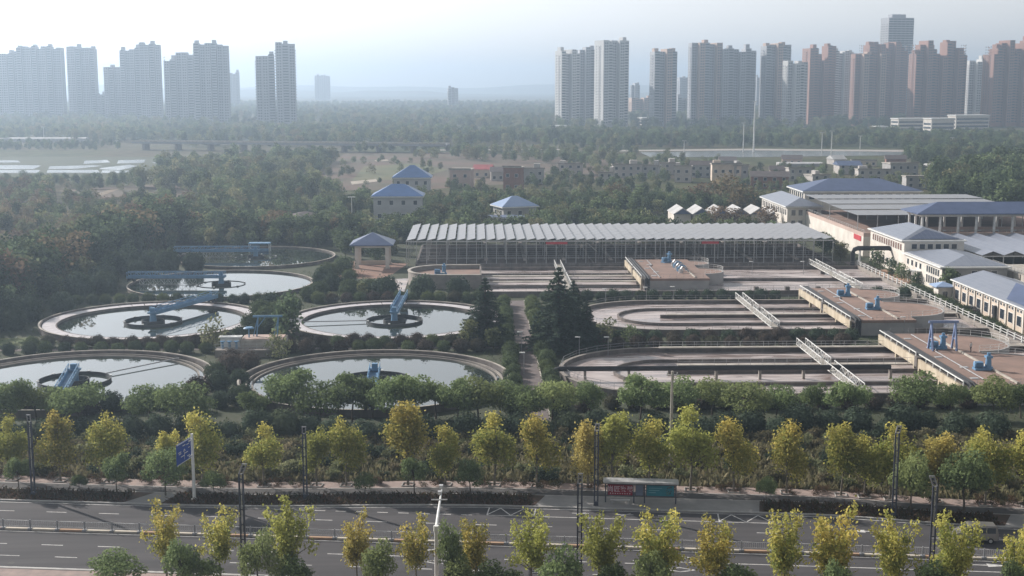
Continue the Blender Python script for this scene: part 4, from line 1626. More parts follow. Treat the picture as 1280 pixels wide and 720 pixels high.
def platform(x0, x1, y0, y1, lobes, label, z=3.0, beams=True, split=0.5):
    t = thing('aerator_platform', label, 'platform', (x0, y0, 0), 0, 'raised aerator platforms')
    w, d = x1 - x0, y1 - y0
    m = MB()
    m.box(2.0, w, 0, d, z - 0.5, z)
    m.build('deck', deck_brown, t)
    for ya in (0.2, d - 1.0):
        m = MB()
        m.box(2.2, w - 0.2, ya, ya + 0.8, 0, z - 0.504)
        m.build('end_wall', grey_wall, t)
    for (lx, ly, lr) in lobes:
        m = MB()
        poly = arc(lx - x0, ly - y0, lr, -PI / 2, PI / 2, 28)
        m.prism(poly, z - 0.45, z + 0.006)
        m.build('round_deck', deck_brown, t)
        m = MB()
        m.ring(lx - x0, ly - y0, lr - 0.3, lr + 0.02, 0, z + 0.16, 28, -PI / 2, PI / 2)
        m.build('round_wall', grey_wall, t)
        m = MB()
        rails(m, arc(lx - x0, ly - y0, lr - 0.15, -PI / 2, PI / 2, 12), z + 0.16, 0.95, 2.2, 0.05)
        m.build('round_railing', white_paint, t)
    if beams:
        g0, g1 = split * d - 0.6, split * d + 0.6
        for a, b in ((0, g0), (g1, d)):
            m = MB()
            m.box(0, 0.35, a, b, z - 1.5, z - 0.1)
            m.build('edge_girder', beige, t)
            m = MB()
            m.box(0.35, 1.6, a, b, z - 0.75, z - 0.55)
            m.build('gallery_floor', concrete_dark, t)
            m = MB()
            rails(m, [(0.17, a + 0.2), (0.17, b - 0.2)], z - 0.1, 0.75, 3.0, 0.14, False)
            m.build('girder_railing', white_paint, t)
            pier = MB()
            pier.box(-0.04, 0.5, -0.25, 0.25, 0, z - 1.504)
            pme = pier.mesh('pier', beige)
            for q in (0.03, 0.5, 0.97):
                link('pier', pme, t, (0, a + (b - a) * q, 0))
        m = MB()
        m.tube([(1.1, -0.8, z - 0.1), (1.1, 0.4, z + 0.25), (1.1, d, z + 0.25)], 0.34, 10)
        m.tube([(1.75, -0.8, z - 0.1), (1.75, 0.4, z + 0.3), (1.75, d, z + 0.3)], 0.26, 10)
        m.tube([(1.1, -0.8, 0), (1.1, -0.8, z + 0.1)], 0.34, 10)
        m.tube([(1.75, -0.8, 0), (1.75, -0.8, z + 0.1)], 0.26, 10)
        m.build('black_pipes', black_pipe, t)
        m = MB()
        m.box(-0.15, 1.7, g0, g1, z - 1.5, z + 0.1)
        m.build('gate_box', concrete_dark, t)
    hm = MB()
    hm.box(-0.6, 0.6, -0.45, 0.45, 0.0, 0.09)
    hme = hm.mesh('hatch_cover', galv)
    for q in range(5):
        link('hatch_cover', hme, t, (3.6 + (q % 2) * 1.3, d * (0.12 + 0.19 * q), z + 0.004))
    m = MB()
    m.tube([(4.6, 1.0, z + 0.14), (4.6, d * 0.6, z + 0.14), (5.4, d * 0.66, z + 0.14), (5.4, d - 1.5, z + 0.14)], 0.10, 8)
    m.build('service_pipe', steel_grey, t)
    m = MB()
    m.box(w - 3.4, w - 3.1, 1, d - 4, z + 0.004, z + 0.28)
    m.build('deck_kerb', concrete_pale, t)
    for ya in (0.05, d - 0.05):
        m = MB()
        rails(m, [(2.1, ya), (w, ya)], z, 1.0, 1.6, 0.045)
        m.build('deck_railing', steel_grey, t)
    return t


platform(70.3, 83.0, 241.5, 281.0, ((83.0, 253.5, 9.0), (83.0, 272.5, 6.5)), 'brown raised aerator platform over the middle basin, two blue drives')
platform(71.6, 83.5, 187.0, 228.0, ((83.5, 200.5, 10.0), (83.5, 219.0, 7.5)), 'nearest brown raised aerator platform, with blue gantry frame')
platform(37.6, 53.5, 296.0, 329.0, ((53.5, 321.5, 4.2), (53.5, 307.5, 5.2)), 'brown raised platform before the solar canopy with blue pump row')
aerator_drive(77.2, 270.0, 3.0, 'blue aerator drive at the far end of the middle platform')
aerator_drive(78.4, 253.5, 3.0, 'blue aerator drive at the near end of the middle platform')
aerator_drive(77.6, 214.4, 3.0, 'blue aerator drive under the blue gantry frame')
aerator_drive(78.9, 198.0, 3.0, 'blue aerator drive at the near end of the nearest platform')
aerator_drive(47.6, 323.5, 3.0, 'blue aerator drive at the far end of the platform before the canopy', 0.6)
t = thing('pump_row', 'row of small blue pumps in line on the platform before the canopy', 'pump', (48.2, 305, 3.0))
for q in range(5):
    m = MB()
    m.cyl(0.2 * q * 0, q * 3.0, 0, 0.9, 0.55, 12)
    m.tube([(0, q * 3.0, 0.9), (0.3, q * 3.0, 1.4), (1.4, q * 3.0, 1.2), (1.8, q * 3.0, 0.2)], 0.22, 8)
    m.build('pump', blue_paint if q % 2 else galv, t)

t = thing('gantry_frame', 'blue steel gantry frame standing on the nearest brown platform', 'gantry', (78.0, 213.6, 3.0))
m = MB()
for xx in (-2.0, 2.0):
    m.beam((xx, -1.2, 0.0), (xx, 0, 4.6), 0.28)
    m.beam((xx, 1.2, 0.0), (xx, 0, 4.6), 0.28)
    m.beam((xx, -0.7, 1.9), (xx, 0.7, 1.9), 0.16)
m.build('leg_frame', mat('violet_blue_paint', (0.20, 0.26, 0.42), (0.16, 0.21, 0.35), 0.5), t)
m = MB()
m.box(-2.5, 2.5, -0.15, 0.15, 4.55, 4.95)
m.build('top_beam', MATS['violet_blue_paint'], t)

# left end platform with a half-round end
t = thing('aerator_platform', 'raised platform with rounded left end and concrete wall, below the canopy', 'platform', (-7.5, 309.5, 0), 0, 'raised aerator platforms')
left = arc(0, 0, 8.5, PI / 2, 3 * PI / 2, 28)
m = MB()
m.wall([(8.5, 8.5)] + left + [(8.5, -8.5)], 0.4, 0, 3.2)
m.build('retaining_wall', concrete, t)
m = MB()
m.wall([(8.5, 8.5)] + left + [(8.5, -8.5)], 0.7, 3.204, 3.4)
m.build('wall_coping', concrete_pale, t)
m = MB()
m.prism([(8.3, 8.3)] + arc(0, 0, 8.3, PI / 2, 3 * PI / 2, 28) + [(8.3, -8.3)], 2.0, 2.35)
m.build('deck', deck_brown, t)
m = MB()
m.box(8.3, 8.7, -8.2, 8.2, 0, 3.19)
m.build('end_wall', concrete_dark, t)
aerator_drive(-8.4, 308.0, 2.36, 'blue aerator drive on the rounded platform at the left')
patch('settling_apron', aerated_water, [(-24, 296), (-16.5, 297), (-16.5, 318), (-22, 316), (-26, 306)], 0.06, True)

# black pipes
t = thing('black_pipe', 'long black pipe crossing the rounded end of the nearest basin', 'pipe', (12.2, 203.8, 0))
m = MB()
m.tube([(0, 0, 0.0), (0, 0, 1.6), (0.25, 0, 2.05), (0.8, 0, 2.25), (54, 0, 2.25)], 0.42, 12)
m.build('pipe', black_pipe, t, smooth=False)
sup = MB()
sup.box(-0.2, 0.2, -0.3, 0.3, 0, 1.83)
sm = sup.mesh('support', concrete)
for q in range(8):
    link('support', sm, t, (5 + 7 * q, 0, 0))
t = thing('black_pipe', 'black pipe bent into an arch beside the solar canopy', 'pipe', (96.3, 330.5, 0))
m = MB()
m.tube([(0, 0, 0), (0, 0, 4.4), (0.4, 0, 5.2), (1.2, 0, 5.5), (9.2, 0, 5.5), (10.0, 0, 5.2), (10.4, 0, 4.4), (10.4, 0, 0)], 0.6, 12)
m.build('pipe', black_pipe, t)
m = MB()
m.box(1.6, 2.0, -0.2, 0.2, 0, 4.88)
m.build('support', white_paint, t)

# white post-and-rail fence along the right side of the basins
t = thing('white_railing', 'long white post and rail fence along the right side of the basins', 'fence', (97.4, 186, 0))
pm = MB()
pm.box(-0.13, 0.13, -0.13, 0.13, 1.3, 2.45)
pm.box(-0.17, 0.17, -0.17, 0.17, 2.454, 2.52)
pme = pm.mesh('post', white_paint)
rm = MB()
for z in (1.75, 2.25):
    rm.box(-0.04, 0.04, 0.14, 3.06, z, z + 0.08)
rme = rm.mesh('rail', white_paint)
for q in range(46):
    link('post', pme, t, (0, q * 3.2, 0))
    if q < 45:
        link('rail', rme, t, (0, q * 3.2, 0))
m = MB()
m.box(-0.25, 0.25, 0, 144.5, -0.1, 1.296)
m.build('base_wall', concrete, t)


# ---------------------------------------------------------------- solar canopy over the far basin
t = thing('solar_canopy', 'long open steel canopy roofed with rows of pale tilted solar panels', 'canopy', (-18.0, 337.0, 0))
N, PITCH_M, D, HT = 43, 2.58, 37.0, 7.0
pan = MB()
for q in range(7):
    y0 = q * D / 7 + 0.04
    y1 = (q + 1) * D / 7 - 0.06
    x1, z1 = 2.26, 0.50
    pan.add([(0, y0, 0), (x1, y0, z1), (x1, y1, z1), (0, y1, 0), (0.02, y0, -0.06), (x1 + 0.02, y0, z1 - 0.06), (x1 + 0.02, y1, z1 - 0.06), (0.02, y1, -0.06)],
            [(0, 1, 2, 3), (7, 6, 5, 4), (0, 4, 5, 1), (1, 5, 6, 2), (2, 6, 7, 3), (3, 7, 4, 0)])
pme = pan.mesh('solar_panel_row', pv_pale)
for q in range(N):
    link('solar_panel_row', pme, t, (q * PITCH_M, 0, HT + 0.1))
m = MB()
for yy in (0.15, 9.2, 18.4, 27.7, 36.8):
    m.box(-0.2, N * PITCH_M, yy - 0.1, yy + 0.1, HT - 0.35, HT - 0.05)
m.build('roof_beam', galv, t)
m = MB()
for q in range(0, N + 1, 2):
    m.box(q * PITCH_M - 0.06, q * PITCH_M + 0.06, 0.3, D - 0.2, HT - 0.28, HT - 0.10)
m.build('rafter', galv, t)
pm = MB()
pm.box(-0.085, 0.085, -0.085, 0.085, 0, HT - 0.354)
pme = pm.mesh('post', galv)
for row, yy in enumerate((0.15, 9.2, 18.4, 27.7, 36.8)):
    for q in range(0, N + 1, 1 if row == 0 else 2):
        link('post', pme, t, (q * PITCH_M, yy, 0))
m = MB()
for z in (2.2, 3.6, 5.0, 6.0):
    m.box(20, 62, 27.3, 27.5, z, z + 0.1)
m.box(0, N * PITCH_M, 18.2, 18.3, 2.9, 3.0)
m.box(0, N * PITCH_M, 0.0, 0.06, 2.35, 2.45)
m.build('cross_rail', galv, t)
for q, (xa, xb) in enumerate(((36.0, 41.6), (76.5, 81.0))):
    m = MB()
    m.box(xa, xb, -0.12, -0.02, HT - 1.0, HT - 0.38)
    m.build('red_banner', red_sign, t)
m = MB()
m.beam((19.5, 0.5, 2.4), (19.5, 12, 6.0), 0.16)
m.beam((47, 3.5, 5.8), (50, 9.5, 3.0), 0.3, 0.2)
m.build('roof_stay', white_paint, t)


# ---------------------------------------------------------------- buildings of the works
def windows_row(parent, xs, y, z0, z1, w, axis='x', sign=-1, glass=dark_glass, frame=white_paint, name='window'):
    """windows on a wall; axis x: wall runs along x at y, facing sign*y; axis y: wall runs along y at x=y-value, facing sign*x"""
    fm, gm = MB(), MB()
    o = sign * 0.05
    if axis == 'x':
        fm.box(-w / 2 - 0.08, w / 2 + 0.08, min(0, o), max(0, o), -0.08, z1 - z0 + 0.08)
        gm.box(-w / 2, w / 2, min(o * 0.8, o * 1.3), max(o * 0.8, o * 1.3), 0, z1 - z0)
    else:
        fm.box(min(0, o), max(0, o), -w / 2 - 0.08, w / 2 + 0.08, -0.08, z1 - z0 + 0.08)
        gm.box(min(o * 0.8, o * 1.3), max(o * 0.8, o * 1.3), -w / 2, w / 2, 0, z1 - z0)
    fme, gme = fm.mesh('window', frame), gm.mesh('pane', glass)
    for q in xs:
        f = link(name, fme, parent, (q, y, z0) if axis == 'x' else (y, q, z0))
        link('pane', gme, f)


# long two-storey operations building (right of the canopy)
t = thing('operations_building', 'long white two-storey building with solar roofs beside the black pipe arch', 'building', (106.0, 293.0, 0))
m = MB()
m.box(0, 15, 0, 27, 0, 5.6)
m.build('front_wing', white_wall, t)
m = MB()
m.box(0, 15, 27.01, 55, 0, 8.4)
m.build('rear_wing', white_wall, t)
m = MB()
m.box(-0.004, 15.004, -0.012, 0.0, 0.0, 5.58)
m.build('end_cladding', grey_wall, t)
m = MB()
m.box(-0.7, 15.7, -0.7, 27.0, 5.604, 5.9)
m.build('front_eaves', white_paint, t)
m = MB()
m.box(-0.7, 15.7, 26.99, 55.7, 8.404, 8.7)
m.build('rear_eaves', white_paint, t)
m = MB()
m.hip(0.5, 15.2, 0.2, 26.5, 5.92, 7.6, None, 0.12)
m.build('front_solar_roof', pv_grey, t)
m = MB()
m.hip(-0.2, 15.2, 28.0, 54.5, 8.72, 11.2, None, 0.12)
m.build('rear_solar_roof', pv_grey, t)
m = MB()
m.add([(1.2, 28.2, 8.95), (14.2, 28.2, 8.95), (7.5, 33.8, 10.75)], [(0, 1, 2)])
m.v = [(a, b - 0.25, c + 0.02) for a, b, c in m.v]
m.build('blue_solar_array', pv_blue, t)
windows_row(t, [2.2 + 1.5 * k for k in range(6)], -0.004, 3.4, 4.9, 0.9, 'y', -1)
windows_row(t, [2.2 + 1.5 * k for k in range(6)], -0.004, 1.0, 2.8, 0.9, 'y', -1)
windows_row(t, [14.5, 17.5, 20.5, 23.5], -0.004, 3.4, 4.7, 1.2, 'y', -1)
windows_row(t, [15.5, 21.5], -0.004, 0.1, 2.4, 1.6, 'y', -1, name='door')
windows_row(t, [29.5 + 1.9 * k for k in range(13)], -0.004, 6.0, 7.6, 1.1, 'y', -1, mat('warm_pane', (0.20, 0.12, 0.10), (0.14, 0.09, 0.08), 0.3))
windows_row(t, [30 + 3.2 * k for k in range(8)], -0.004, 1.0, 2.8, 1.4, 'y', -1)
windows_row(t, [3.0, 7.5, 12.0], -0.016, 1.2, 2.9, 1.3, 'x', -1)
windows_row(t, [3.0, 7.5, 12.0], -0.016, 3.6, 4.9, 1.3, 'x', -1)
windows_row(t, [2.5 + 2.0 * k for k in range(6)], 27.004, 6.6, 7.8, 1.3, 'x', -1)
m = MB()
m.box(-2.2, -0.02, 13.6, 17.4, 2.7, 2.95)
for yy in (13.8, 17.0):
    m.box(-2.1, -1.8, yy, yy + 0.3, 0, 2.696)
m.build('porch', white_paint, t)

# pump house at the right edge
t = thing('pump_house', 'long low cream building with pilasters and a solar roof at the right edge', 'building', (104.0, 222.0, 0))
m = MB()
m.box(0, 13, 0, 58, 0, 4.7)
m.build('wall', cream_wall, t)
m = MB()
m.box(-0.6, 13.6, -0.6, 58.6, 4.704, 4.95)
m.build('eaves', white_paint, t)
m = MB()
m.add([(-0.4, -0.3, 4.96), (6.5, -0.3, 6.9), (13.4, -0.3, 4.96), (-0.4, 58.3, 4.96), (6.5, 58.3, 6.9), (13.4, 58.3, 4.96)], [(0, 1, 4, 3), (1, 2, 5, 4), (0, 2, 1), (3, 4, 5)])
m.build('solar_roof', pv_grey, t)
m = MB()
m.add([(0.3, 18, 5.19), (6.2, 18, 6.85), (6.2, 40, 6.85), (0.3, 30, 5.19)], [(0, 1, 2, 3)])
m.v = [(a - 0.02, b, c + 0.05) for a, b, c in m.v]
m.build('blue_solar_array', blue_roof, t)
pl = MB()
pl.box(-0.22, -0.004, -0.25, 0.25, 0, 4.69)
plm = pl.mesh('pilaster', white_wall)
for k in range(15):
    link('pilaster', plm, t, (0, 0.3 + 4.1 * k, 0))
windows_row(t, [2.35 + 4.1 * k for k in range(14)], -0.004, 1.1, 3.0, 2.0, 'y', -1)
for off in (-0.75, 0.75):
    windows_row(t, [2.35 + off + 4.1 * k for k in range(14)], -0.004, 3.75, 4.25, 0.7, 'y', -1)
windows_row(t, [3 + 3.5 * k for k in range(3)], -0.004, 1.1, 3.0, 1.6, 'x', -1)
t = thing('entrance_lodge', 'small white porch with pale blue roof at the end of the pump house', 'porch', (102.2, 281.5, 0))
m = MB()
m.box(-1.4, 1.6, -1.2, 1.8, 0, 3.2)
m.build('wall', white_wall, t)
m = MB()
m.hip(-2.2, 2.4, -2.0, 2.6, 3.204, 4.2, None, 0.2)
m.build('roof', mat('pale_blue_roof', (0.30, 0.40, 0.58), (0.25, 0.34, 0.50), 0.4), t)
windows_row(t, [0.1], -1.204, 0.1, 2.2, 1.0, 'x', -1, name='door')


# open solar canopies with folded roofs
def folded_canopy(x0, x1, y0, y1, z, label, m_roof, span=6.0, rise=0.9, rows=3):
    t = thing('solar_shelter', label, 'canopy', (x0, y0, 0))
    w, d = x1 - x0, y1 - y0
    n = int(round(w / span))
    s = w / n
    roof = MB()
    roof.add([(0, 0, 0), (s / 2, 0, rise), (s, 0, 0), (0, d, 0), (s / 2, d, rise), (s, d, 0), (0, 0, -0.1), (s / 2, 0, rise - 0.1), (s, 0, -0.1), (0, d, -0.1), (s / 2, d, rise - 0.1), (s, d, -0.1)],
             [(0, 1, 4, 3), (1, 2, 5, 4), (9, 10, 7, 6), (10, 11, 8, 7), (6, 7, 1, 0), (7, 8, 2, 1), (3, 4, 10, 9), (4, 5, 11, 10)])
    rme = roof.mesh('roof_fold', m_roof)
    for k in range(n):
        link('roof_fold', rme, t, (k * s, 0, z))
    pm = MB()
    pm.box(-0.12, 0.12, -0.12, 0.12, 0, z - 0.45)
    pme = pm.mesh('post', galv)
    for r in range(rows):
        yy = 0.3 + (d - 0.6) * r / (rows - 1)
        for k in range(n + 1):
            link('post', pme, t, (min(max(k * s, 0.15), w - 0.15), yy, 0))
    m = MB()
    for r in range(rows):
        yy = 0.3 + (d - 0.6) * r / (rows - 1)
        m.box(0, w, yy - 0.1, yy + 0.1, z - 0.446, z - 0.14)
    m.build('beam', galv, t)
    return t


folded_canopy(122.5, 176, 312, 352, 6.0, 'wide solar shelter with a folded grey roof behind the operations building', pv_grey, 5.4, 1.0)
# filter tanks with railings behind the pump house
t = thing('filter_tank', 'pale walled filter tank with steel railings at the right edge', 'tank', (122.6, 262, 0))
m = MB()
m.box(0, 40, 0, 44, 0, 4.6)
m.build('wall', concrete_pale, t)
m = MB()
rails(m, [(0.2, 44), (0.2, 0.2), (40, 0.2)], 4.6, 1.1, 1.8, 0.07)
rails(m, [(8, 44), (8, 0.2)], 4.6, 1.1, 1.8, 0.07)
m.build('railing', galv, t)
pl = MB()
pl.box(-0.2, -0.004, -0.3, 0.3, 0, 4.59)
plm = pl.mesh('buttress', concrete)
for k in range(12):
    link('buttress', plm, t, (0, 1 + 3.8 * k, 0))

# raised tank block behind, with its parapet
t = thing('raised_tank', 'raised tank block with beige parapet behind the operations building', 'tank', (106.5, 356, 0))
m = MB()
m.box(0, 75, 0, 76, 0, 5.5)
m.build('wall', white_wall, t)
m = MB()
m.box(0.3, 74.7, 0.3, 75.7, 5.504, 5.6)
m.build('deck', deck_brown, t)
m = MB()
m.box(0, 75, -0.004, 0.35, 5.504, 6.5)
m.box(-0.004, 0.35, 0.36, 76, 5.504, 6.5)
m.build('parapet', pink_wall, t)
m = MB()
rails(m, [(0.2, 76), (0.2, 0.2), (75, 0.2)], 6.5, 0.8, 2.2, 0.06)
m.build('railing', galv, t)
m = MB()
m.box(-0.12, -0.01, 2, 9, 4.0, 5.4)
m.build('red_banner', red_sign, t)
m = MB()
for q in range(11):
    m.box(18 + q * 1.0, 18.7 + q * 1.0, -0.09, -0.01, 5.0, 5.7)
m.build('red_lettering', red_sign, t)

t = thing('solar_shelter', 'broad flat canopy of pale solar panels on the raised tank', 'canopy', (109, 371, 5.6))
pan = MB()
pan.box(0.05, 5.95, 0.05, 15.1, 0, 0.12)
pme = pan.mesh('solar_panel_block', pv_pale)
for i in range(9):
    for j in range(4):
        link('solar_panel_block', pme, t, (i * 6.0, j * 15.2, 4.3 + j * 0.25))
pm = MB()
pm.box(-0.1, 0.1, -0.1, 0.1, 0, 4.25)
pme = pm.mesh('post', galv)
for i in range(10):
    for j in range(3):
        link('post', pme, t, (min(max(i * 6.0, 0.3), 53.6), 0.5 + j * 30, 0))

# colonnade pavilion with a blue hipped roof on the raised tank
t = thing('pavilion', 'open white-columned pavilion with a blue hipped roof at the right', 'pavilion', (122.5, 357.5, 5.6))
cm = MB()
cm.cyl(0, 0, 0, 5.2, 0.38, 12, 0.34)
cm.box(-0.5, 0.5, -0.5, 0.5, 0, 0.35)
cme = cm.mesh('column', white_paint)
for k in range(9):
    for yy in (0.6, 11.4):
        link('column', cme, t, (0.8 + 5.05 * k, yy, 0))
for yy in (6.0,):
    link('column', cme, t, (0.8, yy, 0))
m = MB()
m.box(0.2, 41.8, 0, 12, 5.204, 5.9)
m.build('entablature', white_wall, t)
m = MB()
m.hip(-1.2, 43.2, -1.4, 13.4, 5.92, 8.8, 8, 0.25)
m.build('roof', blue_roof, t)
m = MB()
m.box(1.2, 40.6, 11.0, 11.2, 0, 1.2)
m.build('screen_wall', pink_wall, t)

# blue-roofed filter hall and its white annex
t = thing('filter_hall', 'broad hall with a large blue hipped roof behind the pale solar canopy', 'building', (113, 448, 0))
m = MB()
m.box(0, 40, 0, 22, 0, 10.2)
m.build('wall', white_wall, t)
m = MB()
m.box(-0.9, 40.9, -0.9, 22.9, 10.204, 10.6)
m.build('eaves', white_paint, t)
m = MB()
m.hip(-0.8, 40.8, -0.8, 22.8, 10.62, 14.2, 12, 0.1)
m.build('roof', blue_roof, t)
windows_row(t, [2.5 + 3 * k for k in range(13)], -0.004, 7.8, 9.6, 1.8, 'x', -1)
windows_row(t, [2.5 + 3 * k for k in range(7)], -0.004, 7.8, 9.6, 1.8, 'y', -1)
t = thing('annex_building', 'white two-storey annex with hipped solar roof left of the filter hall', 'building', (100.5, 420, 0))
m = MB()
m.box(0, 11, 0, 38, 0, 7.6)
m.build('wall', white_wall, t)
m = MB()
m.box(-0.8, 11.8, -0.8, 38.8, 7.604, 7.95)
m.build('eaves', white_paint, t)
m = MB()
m.hip(-0.6, 11.6, -0.6, 38.6, 7.96, 10.4, None, 0.1)
m.build('roof', pv_grey, t)
windows_row(t, [2 + 2.6 * k for k in range(14)], -0.004, 5.0, 6.8, 1.3, 'y', -1)
windows_row(t, [2 + 2.3 * k for k in range(4)], -0.004, 5.0, 6.8, 1.3, 'x', -1)
windows_row(t, [2 + 2.3 * k for k in range(4)], -0.004, 1.6, 3.4, 1.3, 'x', -1)

# row of small gabled skylight sheds behind the canopy
for k in range(6):
    x, y = P(853 + 24 * k, 281)
    t = thing('gabled_shed', 'small white gabled shed with blue gable glass behind the canopy, %s' % nth(k, 6), 'shed', (x, y, 0), 0, 'row of gabled sheds behind the canopy')
    m = MB()
    m.box(-2.9, 2.9, 0, 14, 0, 3.6)
    m.build('wall', white_wall, t)
    m = MB()
    m.add([(-3.3, -0.6, 3.604), (0, -0.6, 5.8), (3.3, -0.6, 3.604), (-3.3, 14, 3.604), (0, 14, 5.8), (3.3, 14, 3.604)], [(0, 1, 4, 3), (1, 2, 5, 4), (3, 4, 5), (0, 2, 1)])
    m.build('roof', white_roof, t)
    m = MB()
    m.add([(-2.6, -0.63, 3.7), (2.6, -0.63, 3.7), (0, -0.63, 5.45)], [(0, 1, 2)])
    m.build('gable_glass', blue_roof, t)


# blue-roofed works houses and gate pavilion
pale_house = mat('pale_grey_house_wall', (0.46, 0.46, 0.46), (0.37, 0.37, 0.375), 0.85, 0.25, 6)


def blue_house(px, py, w, d, h, rise, label, wallm=grey_wall, rz=0.0, roofm=blue_roof, z=0.0):
    x, y = P(px, py)
    t = thing('blue_roofed_house', label, 'house', (x, y, z), rz)
    m = MB()
    m.box(-w / 2, w / 2, 0, d, 0, h)
    m.build('wall', wallm, t)
    m = MB()
    m.box(-w / 2 - 0.9, w / 2 + 0.9, -0.9, d + 0.9, h + 0.004, h + 0.35)
    m.build('eaves', white_paint, t)
    m = MB()
    m.hip(-w / 2 - 0.8, w / 2 + 0.8, -0.8, d + 0.8, h + 0.36, h + rise, None, 0.1)
    m.build('roof', roofm, t)
    n = max(2, int(w / 3.6))
    for z0 in ([1.2] if h < 5 else [1.2, h - 2.6]):
        windows_row(t, [-w / 2 + (k + 0.5) * w / n for k in range(n)], -0.004, z0, z0 + 1.5, 1.3, 'x', -1)
    n = max(2, int(d / 4))
    windows_row(t, [(k + 0.5) * d / n for k in range(n)], -w / 2 - 0.004, h - 2.6, h - 1.1, 1.3, 'y', -1)
    return t


blue_house(497, 277, 16.5, 12, 8.4, 4.2, 'grey two-storey house with a bright blue hipped roof among the trees', pale_house, 0.0, bright_blue_roof)
blue_house(515, 247, 15.0, 13, 8.0, 5.2, 'smaller blue-hipped house farther back, behind the first blue roof', pale_house, 0.0, bright_blue_roof)
blue_house(518, 276, 8.0, 7, 3.2, 1.0, 'low blue-roofed lean-to beside the bright blue house')
blue_house(650, 279, 12.0, 10, 5.4, 3.6, 'house with a pale blue pyramid roof behind the canopy', grey_wall, 0.35, mat('faded_blue_roof', (0.26, 0.34, 0.50), (0.20, 0.28, 0.44), 0.35, 0.2))
blue_house(628, 286, 13.0, 6, 3.4, 0.9, 'low flat blue-roofed building just behind the canopy roof')
blue_house(382, 284, 7.0, 6, 3.4, 1.6, 'small grey-roofed hut among the trees at left', grey_wall, 0.2, tile_roof)
x, y = P(465, 336)
t = thing('gate_pavilion', 'square open pavilion with blue pyramid roof and white columns left of the canopy', 'pavilion', (x, y, 0))
cm = MB()
cm.box(-0.45, 0.45, -0.45, 0.45, 0, 5.4)
cm.box(-0.6, 0.6, -0.6, 0.6, 0, 0.5)
cme = cm.mesh('column', white_wall)
for sx in (-3.9, 3.9):
    for sy in (0.5, 8.3):
        link('column', cme, t, (sx, sy, 0))
m = MB()
m.box(-4.4, 4.4, 0.0, 8.8, 5.404, 6.0)
m.build('beam', white_wall, t)
m = MB()
m.hip(-5.6, 5.6, -1.2, 10.0, 6.02, 9.0, None, 0.25)
m.build('roof', blue_roof, t)
m = MB()
m.box(-3.4, 3.4, 7.6, 7.8, 0, 1.1)
m.build('low_wall', cream_wall, t)

# dark car in front of the pump house
x, y = P(1213, 391)
t = thing('parked_car', 'dark car parked in front of the cream pump house', 'car', (x, y, 0.03), PI / 2)
cp = mat('dark_car_paint', (0.02, 0.022, 0.026), (0.03, 0.03, 0.035), 0.25, 0.5, 2, spec=0.6)
prof = [(-2.2, 0.3), (2.2, 0.3), (2.25, 0.75), (1.35, 0.92), (0.65, 1.42), (-0.95, 1.44), (-1.75, 0.98), (-2.22, 0.9)]
m = MB()
n = len(prof)
m.add([(a, -0.88 + max(0, b - 0.9) * 0.35, b) for a, b in prof] + [(a, 0.88 - max(0, b - 0.9) * 0.35, b) for a, b in prof],
      [tuple(range(n)), tuple(range(2 * n - 1, n - 1, -1))] + [((k + 1) % n, k, n + k, n + (k + 1) % n) for k in range(n)])
m.build('body', cp, t)
m = MB()
m.add([(1.33, -0.78, 0.95), (1.33, 0.78, 0.95), (0.68, 0.66, 1.40), (0.68, -0.66, 1.40)], [(0, 1, 2, 3)])
m.v = [(a + 0.02, b, c + 0.01) for a, b, c in m.v]
m.build('windscreen', dark_glass, t)
for s in (-1, 1):
    for xx in (-1.35, 1.35):
        m = MB()
        m.tube([(xx, s * 0.9, 0.31), (xx, s * 0.66, 0.31)], 0.31, 14)
        m.build('wheel', dark_rubber, t)


# ---------------------------------------------------------------- village houses behind the works
def village_house(px, py, wpx, hpx, wallm, roof, label, rz=0.0, storeys=2):
    x, y = P(px, py)
    k = mpp(y)
    w, h = wpx * k, max(3.2, hpx * k)
    d = 7.5 + (int(px) % 4) * 1.6
    t = thing('village_house', label, 'house', (x, y, 0), rz, 'village houses beyond the works')
    m = MB()
    m.box(-w / 2, w / 2, 0, d, 0, h)
    m.build('wall', wallm, t)
    if roof == 'flat':
        m = MB()
        m.box(-w / 2 - 0.4, w / 2 + 0.4, -0.4, d + 0.4, h + 0.004, h + 0.3)
        m.build('roof_slab', concrete_pale, t)
        m = MB()
        q = (int(px) * 7) % 5
        if q:
            s0 = (-0.45, -0.2, 0.1, 0.2)[q - 1] * w
            m.box(s0, s0 + w * 0.25, d * 0.3, d * (0.6 + 0.08 * q), h + 0.304, h + 1.6 + 0.3 * q)
            m.build('stair_head', wallm, t)
        m = MB()
        m.box(-w / 2 - 0.4, w / 2 + 0.4, -0.4, -0.2, h + 0.304, h + 0.9)
        m.build('parapet', concrete, t)
    else:
        rm = {'tile': tile_roof, 'red': red_roof, 'blue': blue_roof, 'white': white_roof}[roof]
        m = MB()
        a, b = w / 2 + 0.5, d + 0.5
        m.add([(-a, -0.5, h + 0.004), (a, -0.5, h + 0.004), (a, b, h + 0.004), (-a, b, h + 0.004), (-a, d / 2, h + 2.2), (a, d / 2, h + 2.2)], [(0, 1, 5, 4), (2, 3, 4, 5), (0, 4, 3), (1, 2, 5), (3, 2, 1, 0)])
        m.build('roof', rm, t)
    n = max(2, int(w / 3.4))
    for s in range(storeys):
        z0 = 0.9 + s * (h / storeys)
        if z0 + 1.4 < h:
            windows_row(t, [-w / 2 + (q + 0.5) * w / n for q in range(n)], -0.004, z0, z0 + 1.4, 1.4, 'x', -1)
    return t


